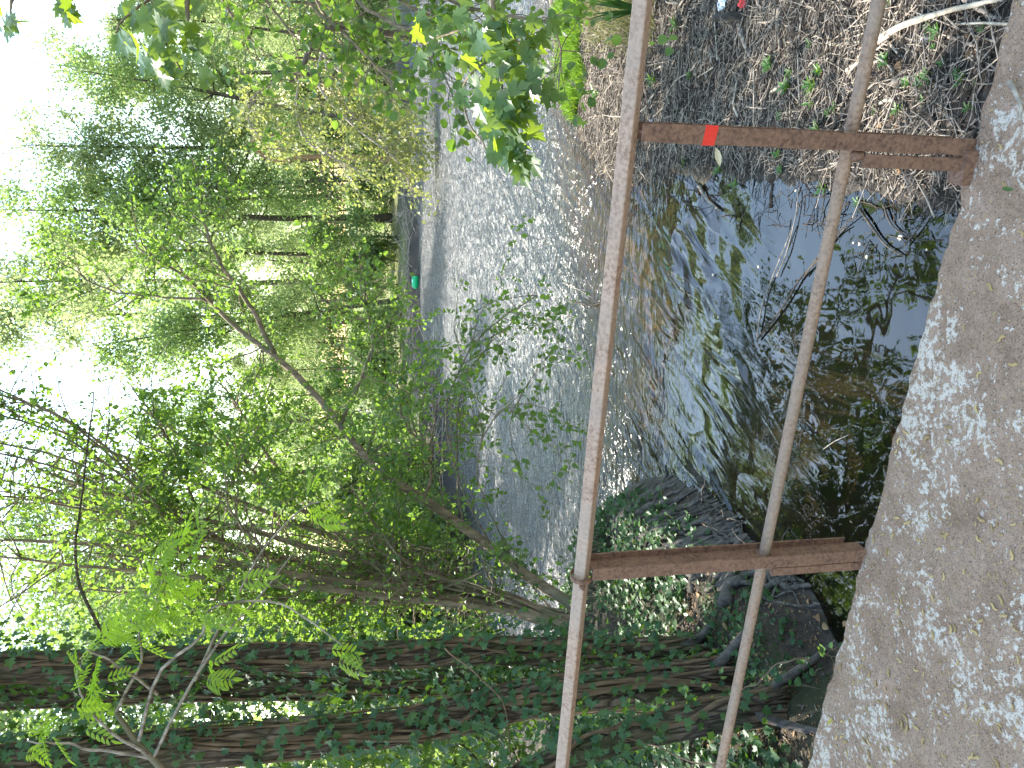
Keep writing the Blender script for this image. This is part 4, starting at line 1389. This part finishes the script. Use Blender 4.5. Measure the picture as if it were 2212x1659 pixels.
# bark flakes
n = 2600
p = on_mud(n, .0)
mb = MB().leaves(LANCE, p + [0, 0, .006], np.c_[RNG.normal(0, 1, (n, 2)), RNG.normal(0, .1, n)], np.c_[RNG.normal(0, .3, (n, 2)), np.ones(n)], RNG.uniform(.02, .06, n))
FLAKE = leaf_mat('bark_flake', (.05, .04, .03), (.20, .16, .12), (.1, .08, .05), .05, .8)
tag(obj('bark_flakes', mb.mesh('bark_flakes', FLAKE), stuff=True), 'brown flakes and leaf crumbs on the mud bank', 'litter')

# seedlings
SEED = []
for k in range(4):
    mb = MB()
    nl = 7 + 2 * k
    a = np.arange(nl) * 2.4
    dd = np.stack([np.cos(a), np.sin(a), RNG.uniform(.3, 1.0, nl)], -1)
    mb.leaves(LANCE, np.c_[np.zeros((nl, 2)), np.linspace(.01, .05, nl)], dd, np.tile([0, 0, 1.], (nl, 1)) + RNG.normal(0, .1, (nl, 3)), RNG.uniform(.05, .085, nl))
    SEED.append(mb.mesh('seedling', LEAF_MUD))
sd_px = R1((1230, 205), (1140, 335), (1280, 330), (1050, 300), (1215, 420), (1230, 440), (1250, 400), (1130, 405), (1240, 485), (1310, 525), (1350, 500), (1090, 540), (1660, 500), (1640, 515), (1690, 385), (1750, 385), (1790, 375), (1920, 340), (1945, 360), (1930, 380), (2000, 380), (1965, 505), (1800, 135), (1830, 150), (1805, 220), (2040, 125), (1850, 295), (1590, 280), (1530, 520), (1270, 610), (1085, 720), (1095, 790), (820, 795), (640, 760), (890, 860), (1280, 870), (1300, 885), (1450, 945), (505, 375), (670, 355), (240, 440), (610, 120), (1600, 20), (1780, 350), (1760, 465))
for i, (x, y) in enumerate(sd_px):
    b = on_ground(np.array(x), np.array(y))
    o = obj('seedling', SEED[i % 4], None, b)
    s_ = RNG.uniform(.7, 1.4) * float(np.interp(x, [1300, 1500, 1700, 2100], [1.2, 1.0, .75, .45]))
    o.scale = (s_, s_, s_); o.rotation_euler = (0, 0, RNG.uniform(0, 6))
    tag(o, 'small green seedling rosette sprouting from the right mud bank', 'seedling', 'seedlings on the right mud bank')

# fallen leaves
DL = [tmesh('fallen_leaf', OVATE, DEADLEAF), tmesh('fallen_leaf', ROUND, PALELEAF), tmesh('fallen_leaf', LANCE, PALELEAF)]


def fallen(px, k, sz, label, group=None, z=None, tilt=.25, name='fallen_leaf'):
    for x, y in px:
        b = on_ground(np.array(x), np.array(y)) if z is None else G(x, y, z)
        b[2] = max(b[2], .003)
        b[2] += .012
        d = np.array([*RNG.normal(0, 1, 2), RNG.normal(0, tilt)])
        o = place(name, DL[k], None, np.zeros(3), b, d, nrm(np.array([RNG.normal(0, tilt), RNG.normal(0, tilt), 1])), sz * RNG.uniform(.7, 1.2))
        tag(o, label, 'leaf', group)


fallen(R1((1840, 405), (1650, 190), (1635, 335), (1940, 165), (1470, 505), (1635, 575), (1540, 570), (1860, 495), (1625, 790), (1975, 285), (1620, 545)), 0, .055, 'orange brown dead leaf on the mud near the taped post', 'brown leaves on the right mud')
fallen(R1((700, 895)), 0, .12, 'long orange leaf in the shallows beside the grey stick', z=.0)
fallen(R1((500, 785), (565, 835), (490, 830), (785, 830), (560, 880), (480, 575), (780, 970), (1430, 1130), (1490, 1190), (1640, 1115), (1770, 1160), (1160, 885)), 1, .02, 'pale scrap of leaf floating at the right margin of the water', 'pale leaves at the water margin', z=.0, tilt=.03)
fallen(R2((765, 235), (775, 430), (790, 425), (985, 190), (200, 450), (270, 470), (95, 435), (620, 300), (1640, 65), (1460, 90)), 1, .026, 'yellowish leaf floating in the open water', 'leaves floating in open water', z=.0, tilt=.03)
fallen([(1188 + x * .4628, 1080 + y * .4628) for x, y in ((705, 440), (840, 600), (860, 520), (835, 660), (1115, 610), (1050, 625), (870, 555), (1240, 455), (620, 455), (990, 600), (1010, 550), (590, 130))], 0, .065, 'rusty dead leaf on the bare soil of the left bank', 'brown leaves on the left bank')

# litter
PAPER = plain('white_paper', (.75, .76, .78), .6, .3, .05)
REDW = plain('red_wrapper', (.55, .03, .03), .35, .5, .2)


def crumple(name, x, y, w, h, mat, label, cat, lift=.03):
    b = on_ground(np.array(float(x)), np.array(float(y))); b[2] += lift
    n = 7
    gx_, gy_ = np.meshgrid(np.linspace(-.5, .5, n), np.linspace(-.5, .5, n), indexing='ij')
    zt = RNG.normal(0, .035, (n, n)) + .10 * np.sin(gx_ * 5 + 1) * np.cos(gy_ * 4)
    top = np.stack([gx_ * w, gy_ * h, zt * max(w, h) * 1.5], -1)
    V = np.concatenate([top.reshape(-1, 3), top.reshape(-1, 3) - [0, 0, .003]])
    ii = np.arange(n * n).reshape(n, n)
    q = np.stack([ii[:-1, :-1], ii[1:, :-1], ii[1:, 1:], ii[:-1, 1:]], -1).reshape(-1, 4)
    o = obj(name, MB().add(V, np.concatenate([q, q[:, ::-1] + n * n])).mesh(name, mat, False), None, b)
    o.rotation_euler = (RNG.uniform(.2, .6), RNG.uniform(-.2, .2), RNG.uniform(0, 3))
    return tag(o, label, cat)


crumple('paper_scrap', 1568, 4, .10, .08, PAPER, 'crumpled white paper scrap at the top edge of the mud bank', 'litter')
crumple('red_wrapper', 1612, 6, .09, .07, REDW, 'torn red wrapper on the mud beside the stumps', 'litter')
crumple('paper_scrap', 1393, 1164, .07, .05, PAPER, 'small white scrap among the leaves of the left bank', 'litter', .04)
crumple('foil_scrap', *R1((1755, 180))[0], .05, .04, PAPER, 'small pale foil scrap on the mud by the seedlings', 'litter', .01)
crumple('paper_scrap', *R1((480, 572))[0], .07, .05, PAPER, 'white scrap on the wet mud left of the top rail', 'litter', .01)

# grass strip
BL = (np.array([(-.035, 0, 0), (.035, 0, 0), (.030, .4, .0), (-.030, .4, 0), (.018, .75, -.08), (-.018, .75, -.08), (0, 1, -.22)]), None)


def blades(n, pts, mat, sz, name, label):
    p = pts[:n]
    n = len(p)
    dr = nrm(np.c_[RNG.normal(0, .4, (n, 2)), np.ones(n)]); no = nrm(np.c_[RNG.normal(0, 1, (n, 2)), np.zeros(n) + .3])
    tv = BL[0]
    mb = MB()
    mb.leaves((tv, np.array([[0, 1, 2, 3]])), p, dr, no, s_ := RNG.uniform(.6, 1.3, n) * sz)
    off = mb.f[0][:, 0]
    mb.f.append(np.stack([off + 3, off + 2, off + 4, off + 5], -1)); mb.f.append(np.stack([off + 5, off + 4, off + 6], -1))
    return tag(obj(name, mb.mesh(name, mat), stuff=True), label, 'grass')


def px_region(n, xs, ys, jit=0):
    x = RNG.uniform(*xs, n); y = RNG.uniform(*ys, n)
    return on_ground(x, y)


x = RNG.uniform(0, 1, 9000); y = RNG.uniform(-60, 255, 9000)
ce = 1238 + .02 * y; wd = 26 + 6 * np.sin(y * .05) - np.clip(y - 200, 0, 60) * .3
gp = on_ground(ce + (RNG.beta(2, 2, 9000) - .5) * 2 * wd, y)
gp = gp[sdist(gp[:, 0], gp[:, 1]) > .12]
blades(9000, gp, GRASS, .17, 'grass_strip', 'bright green grass strip on the right bank behind the rail')
q = on_ground(RNG.uniform(1275, 1420, 2600), RNG.uniform(-30, 130, 2600) * RNG.uniform(.3, 1, 2600))
blades(2600, q, GRASS_DRY, .12, 'sparse_grass', 'sparse yellowish grass at the top of the mud bank')
# iris clump
ib = on_ground(np.array(1392.), np.array(22.))
ir = thing('iris_clump', 'clump of long dark green sword leaves at the top edge behind the rail', 'plant', tuple(ib))
for k in range(26):
    a = RNG.uniform(0, 6.28); L = RNG.uniform(.35, .62); bo = RNG.uniform(.05, .45)
    d0 = np.array([math.cos(a), math.sin(a), 0])
    s = np.linspace(0, 1, 7)[:, None]
    c_ = d0 * (.03 + bo * L * s ** 2) + np.array([0, 0, 1]) * L * (s - .25 * bo * s ** 2)
    sd_ = np.cross(d0, [0, 0, 1]); wd = .014 * (1 - s ** 2.5) + .001
    V = np.concatenate([c_ - sd_ * wd, c_ + d0 * .004, c_ + sd_ * wd])
    i = np.arange(6)
    obj('leaf', MB().add(V, np.concatenate([np.stack([i, i + 1, i + 8, i + 7], -1), np.stack([i + 7, i + 8, i + 15, i + 14], -1)])).mesh('iris_leaf', IRIS), ir)

# ------------------------------------------------------------------ left promontory: roots, ivy carpet, plants
rb = on_ground(1560., 1180.); rb[2] = 0
rt_ = thing('exposed_root_mat', 'mat of exposed grey tree roots along the edge of the left bank', 'roots', tuple(rb))
edge = np.array([G(x, y)[:2] for x, y in [(1352, 1052), (1400, 1030), (1447, 1030), (1480, 1046), (1535, 1075), (1574, 1100), (1604, 1145), (1655, 1195), (1738, 1256), (1770, 1300)]])
Pe = path(np.c_[edge, np.zeros(len(edge))], 120)
cin = np.array([G(1450, 1280)[0], G(1450, 1280)[1], 0])
for k in range(70):
    i = int(RNG.uniform(14, 112)); e0 = Pe[i]
    inw = nrm(cin - e0); tan = nrm(Pe[min(i + 1, 119)] - Pe[i - 1])
    L = RNG.uniform(.22, .75); sk = RNG.normal(0, .9)
    pts = []
    for s in np.linspace(0, 1, 6):
        q = e0 + inw * (L * (1 - s) - .06 * s) + tan * sk * L * (s - .5) + RNG.normal(0, .03, 3)
        z = max(float(height(q[0], q[1])), -.06) + .025 * (1 - s) + RNG.normal(0, .01) - .02 * (s > .9)
        pts.append((q[0], q[1], z))
    r0 = RNG.uniform(.008, .034) if k % 4 else RNG.uniform(.03, .05)
    P = path(pts, 14)
    obj('root', MB().tubes(P - rb, np.linspace(r0, r0 * .3, 14) * (1 + .12 * RNG.normal(0, 1, 14)), 7).mesh('root', BARK_GREY), rt_)
for k in range(26):      # free curling rootlets at the waterline
    i = int(RNG.uniform(50, 112)); e0 = Pe[i] + nrm(cin - Pe[i]) * .05
    d = nrm(np.array([RNG.normal(.4, .6), RNG.normal(-.3, .6), RNG.normal(.2, .5)]))
    pts = [e0 + [0, 0, .05]]
    for s in range(5):
        d = nrm(d + RNG.normal(0, .5, 3) + [0, 0, -.1]); pts.append(pts[-1] + d * .06)
    P = path(pts, 12); P[:, 2] = np.maximum(P[:, 2], -.02)
    obj('root', MB().tubes(P - rb, np.linspace(.009, .003, 12), 5).mesh('root', BARK_GREY), rt_)
# edging boards at the water side
RBOARD = plain('rotten_board', (.06, .04, .03), .9, .2, .4, 15)
for (x, y, w_, h_, yaw), lab in zip([(1352, 1128, .34, .22, .15), (1330, 1165, .30, .20, -.5)], ('rusty brown board set upright at the tip of the left bank', 'darker board half hidden by leaves behind the upright one')):
    b = G(x, y, .10)
    mb = MB().box((0, 0, 0), (w_, .03, h_ + .1))
    mb.v[0] += RNG.normal(0, .006, mb.v[0].shape)
    o = obj('edging_board', mb.mesh('edging_board', RBOARD, False), None, b)
    o.rotation_euler = (math.radians(-12), 0, yaw)
    tag(o, lab, 'board')


def on_left(n, lo, hi, cond=None):
    out = []; got = 0
    while got < n:
        x = RNG.uniform(-4.2, .4, 5000); y = RNG.uniform(1.8, 8.8, 5000)
        s = sdist(x, y)
        ok = (s > lo) & (s < hi) & (x + .15 * y < .5) & (x * BN[0] + y * BN[1] > EDGE - .3)
        p = np.stack([x, y, height(x, y, s)], -1)[ok]
        v, ix, iy = in_view(p, 30)
        if cond is not None:
            v &= cond(p, ix, iy)
        out.append(p[v]); got += v.sum()
    return np.concatenate(out)[:n]


def ground_leaves(p, lsize, h=.10):
    n = len(p)
    pos = p + np.c_[RNG.normal(0, .02, (n, 2)), RNG.uniform(.015, h, n)]
    no = nrm(np.c_[RNG.normal(0, .38, n), RNG.normal(-.25, .38, n), np.ones(n)])
    dr = nrm(np.c_[RNG.normal(0, 1, (n, 2)), RNG.normal(-.2, .2, n)])
    dr = nrm(dr - (dr * no).sum(1, keepdims=True) * no)
    return pos, dr, no, RNG.uniform(.6, 1.2, n) * lsize


icb = on_ground(1640., 1560.)
ic = thing('ivy_carpet', 'carpet of lobed ivy leaves on the ground beside the bridge end', 'ivy', tuple(icb))
pn = lambda p: fbm(p[:, 0], p[:, 1], 2.4, 3)
p = on_left(2600, .45, 9, lambda p, ix, iy: (iy > 1400) & (pn(p) > -.55) & ((iy > 1470) | (RNG.uniform(0, 1, len(p)) < .25)))
pos, dr, no, sz = ground_leaves(p, .062)
leafy(ic, icb, IVY, IVY_M[0], LEAF_IVY, pos, dr, no, sz, 260)
ic2b = on_ground(1400., 1330.)
ic2 = thing('ivy_carpet', 'patchy ivy over the left bank between the roots and the alder base', 'ivy', tuple(ic2b))
p = on_left(2300, .12, 9, lambda p, ix, iy: (iy < 1470) & (ix < 1740) & (pn(p) > -.1))
pos, dr, no, sz = ground_leaves(p, .055)
leafy(ic2, ic2b, IVY, IVY_M[0], LEAF_IVY, pos, dr, no, sz, 150)
ic3b = on_ground(1660., 1350.)
ic3 = thing('ivy_carpet', 'few small ivy leaves scattered on the dark soil below the strapped post', 'ivy', tuple(ic3b))
pos, dr, no, sz = ground_leaves(on_left(330, .1, 9, lambda p, ix, iy: (iy > 1230) & (iy < 1480) & (ix > 1520)), .042, .04)
leafy(ic3, ic3b, IVY, IVY_M[0], LEAF_IVY, pos, dr, no, sz, 120)
p = on_left(1500, .03, 9, lambda p, ix, iy: (iy > 1200) & (ix > 1480)); n = len(p)
tag(obj('tan_leaf_litter', MB().leaves(LANCE, p + [0, 0, .008], np.c_[RNG.normal(0, 1, (n, 2)), RNG.normal(0, .25, n)], np.c_[RNG.normal(0, .4, (n, 2)), np.ones(n)], RNG.uniform(.012, .04, n)).mesh('tan_leaf_litter', DEADLEAF), stuff=True), 'tan leaf crumbs on the dark soil beside the bridge', 'litter')
# round-leaved bank plants
BANKM = tmesh('bank_leaf', ROUND, LEAF_BANK)
for (x, y, n, sp, hgt), lab in zip([(1300, 1175, 46, .22, .32), (1420, 1180, 36, .30, .10), (1380, 1260, 40, .30, .12), (1290, 1260, 44, .3, .3), (1380, 1100, 26, .18, .08), (1260, 1420, 40, .3, .35), (1345, 1410, 30, .3, .15), (1690, 1430, 14, .15, .14), (1255, 1150, 24, .2, .55), (1480, 1330, 24, .3, .08)],
        ['leafy plant overhanging the water at the tip of the left bank', 'low round leaved plant beside the grey roots', 'low leafy plant in the middle of the left bank', 'taller leafy plant behind the strapped post', 'tiny leafy plant on top of the root mat', 'leafy plant at the foot of the dark trunk', 'low plant between trunk and railing', 'young bramble by the bridge edge', 'tall stalked plant in front of the water below the top rail', 'scattered low plant on bare soil']):
    b = on_ground(np.array(float(x)), np.array(float(y)))
    t = thing('bank_plant', lab, 'plant', tuple(b))
    mb = MB()
    for k in range(n):
        q = np.r_[RNG.normal(0, sp * .5, 2), 0]; q[2] = float(height(b[0] + q[0], b[1] + q[1])) - b[2]
        z = RNG.uniform(.3, 1) * hgt
        tip = q + np.r_[RNG.normal(0, .04, 2), z]
        mb.tubes(np.array([q, (q + tip) / 2 + RNG.normal(0, .01, 3), tip]), np.array([.003, .0025, .002]), 4, False)
        place('leaf', BANKM, t, np.zeros(3), tip, np.r_[RNG.normal(0, 1, 2), RNG.normal(-.1, .2)], nrm(np.r_[RNG.normal(0, .3, 2), 1] + [0, -.2, 0]), RNG.uniform(.035, .075))
    obj('stalks', mb.mesh('stalks', BARK_STEM), t, stuff=True)
# soil crumbs and dead leaf litter on the promontory
p = on_left(5500, .02, 3)
n = len(p)
mb = MB().leaves(LANCE, p + [0, 0, .008], np.c_[RNG.normal(0, 1, (n, 2)), RNG.normal(0, .2, n)], np.c_[RNG.normal(0, .3, (n, 2)), np.ones(n)], RNG.uniform(.015, .05, n))
tag(obj('leaf_litter', mb.mesh('leaf_litter', FLAKE), stuff=True), 'brown leaf litter over the left bank soil', 'litter')
# trailing bramble and ivy stems
for px, d, lab in [([(960, 1400), (1040, 1470), (1090, 1530), (1105, 1659), (1110, 1700)], [4.3, 4.25, 4.2, 4.2, 4.2], 'thin tan vine looping across in front of the left trunks'),
                   ([(1560, 1659), (1480, 1640), (1380, 1600), (1300, 1580)], [3.4, 3.6, 3.9, 4.1], 'long green bramble shoot at the bottom left corner'),
                   ([(1750, 1425), (1690, 1428), (1640, 1470), (1590, 1500)], [3.3, 3.4, 3.6, 3.8], 'bramble cane by the bridge edge')]:
    P = wob(path(np.array([D(x, y, dd) for (x, y), dd in zip(px, d)]), 22), .006)
    tag(obj('trailing_vine', MB().tubes(P - P[0], np.linspace(.005, .003, 22), 6).mesh('trailing_vine', VINE), None, P[0]), lab, 'vine')

# ------------------------------------------------------------------ catkins and crumbs on the deck
CATK = leaf_mat('catkin', (.28, .18, .07), (.48, .34, .15), (.3, .2, .06), .1, .8)
cat = []
for k in range(6):
    a = RNG.uniform(-2, 2, 4).cumsum() * .5
    pts = [np.zeros(3)]
    for t in a:
        pts.append(pts[-1] + np.array([math.cos(t), math.sin(t), 0]) * .25)
    cat.append(MB().tubes(path(pts, 9), np.array([.06, .11, .14, .12, .14, .12, .1, .08, .03]), 6).mesh('catkin', CATK))


def deck_pts(n):
    out = []; got = 0
    while got < n:
        t = RNG.uniform(-2.2, 4, 3000); u = RNG.uniform(.2, EDGE - .02, 3000)
        p = BD * t[:, None] + BN * u[:, None]; p[:, 2] = DECK_Z + .004 * fbm(p[:, 0], p[:, 1], 5, 5) + .0025 * fbm(p[:, 0], p[:, 1], 60, 2)
        v, ix, iy = in_view(p, 5)
        v &= RNG.uniform(0, 1, len(v)) < .35 + .65 * sm((iy - 600) / 700)
        out.append(p[v]); got += v.sum()
    return np.concatenate(out)[:n]


for i, p in enumerate(deck_pts(170)):
    s_ = RNG.uniform(.012, .032)
    o = obj('fallen_catkin', cat[i % 6], None, p + [0, 0, s_ * .10]); o.scale = (s_, s_, s_ * .8); o.rotation_euler = (0, 0, RNG.uniform(0, 6.28))
    tag(o, 'dry yellowish catkin fallen on the concrete deck', 'catkin', 'catkins strewn on the deck')
p = deck_pts(1500); n = len(p)
mb = MB().leaves(DIAM, p + [0, 0, .003], np.c_[RNG.normal(0, 1, (n, 2)), np.zeros(n)], np.c_[RNG.normal(0, .3, (n, 2)), np.ones(n)], RNG.uniform(.003, .009, n))
tag(obj('deck_crumbs', mb.mesh('deck_crumbs', CATK), stuff=True), 'tiny bud scales and crumbs scattered on the deck', 'litter')
YL = leaf_mat('yellow_leaf', (.45, .36, .04), (.5, .42, .06), (.4, .35, .03), .3, .5)
for (x, y), mt, lab in (((1798, 1555), YL, 'small yellow leaf on the deck at the left'), ((2190, 410), LEAF_BANK, 'small green leaf on the deck at the right')):
    b = G(x, y, DECK_Z + .008)
    o = place('fresh_leaf', tmesh('fresh_leaf', LANCE, mt), None, np.zeros(3), b, (RNG.normal(), RNG.normal(), .1), (0, .1, 1), .035)
    tag(o, lab, 'leaf')
b = bp(TA + .026, 1.80, DECK_Z + .70)
o = place('curled_leaf', DL[2], None, np.zeros(3), b, BD * .8 + np.array([0, 0, -.35]), -BN + [0, 0, .2], .05)
tag(o, 'pale curled dead leaf stuck on the post beside the red tape', 'leaf')


# ------------------------------------------------------------------ labels that tell the repeats apart by their order in the picture
ONES = ['', 'first', 'second', 'third', 'fourth', 'fifth', 'sixth', 'seventh', 'eighth', 'ninth', 'tenth', 'eleventh', 'twelfth', 'thirteenth', 'fourteenth', 'fifteenth', 'sixteenth', 'seventeenth', 'eighteenth', 'nineteenth']


def ordinal(n):
    if n < 20:
        return ONES[n]
    t = ['', '', 'twent', 'thirt', 'fort', 'fift'][n // 10]
    return t + 'ieth' if n % 10 == 0 else t + 'y-' + ONES[n % 10]


for grp, what in (('undergrowth along the far bank', 'green shrub in the far bank undergrowth, %s from the top edge of the picture'),
                  ('trees in the back of the wood', 'pale tree at the back of the far wood, %s from the top edge'),
                  ('shrubs on the far left bank', 'shrub on the far left bank behind the alder, %s from the picture top'),
                  ('thickets at the back of the wood', 'pale thicket closing the back of the wood, %s from the picture top'),
                  ('shrubs among the ivy trunks', 'shrub among the ivy trunks on the near left bank, %s from the top'),
                  ('seedlings on the right mud bank', 'green seedling rosette on the right mud bank, %s nearest the bridge edge')):
    obs = [o for o in COL.objects if o.get('group') == grp]
    key = (lambda o: float(np.array(o.location) @ BN)) if 'seedlings' in grp else (lambda o: -o.location.x / max(o.location.y, .1))
    for i, o in enumerate(sorted(obs, key=key)):
        o['label'] = what % ordinal(i + 1)
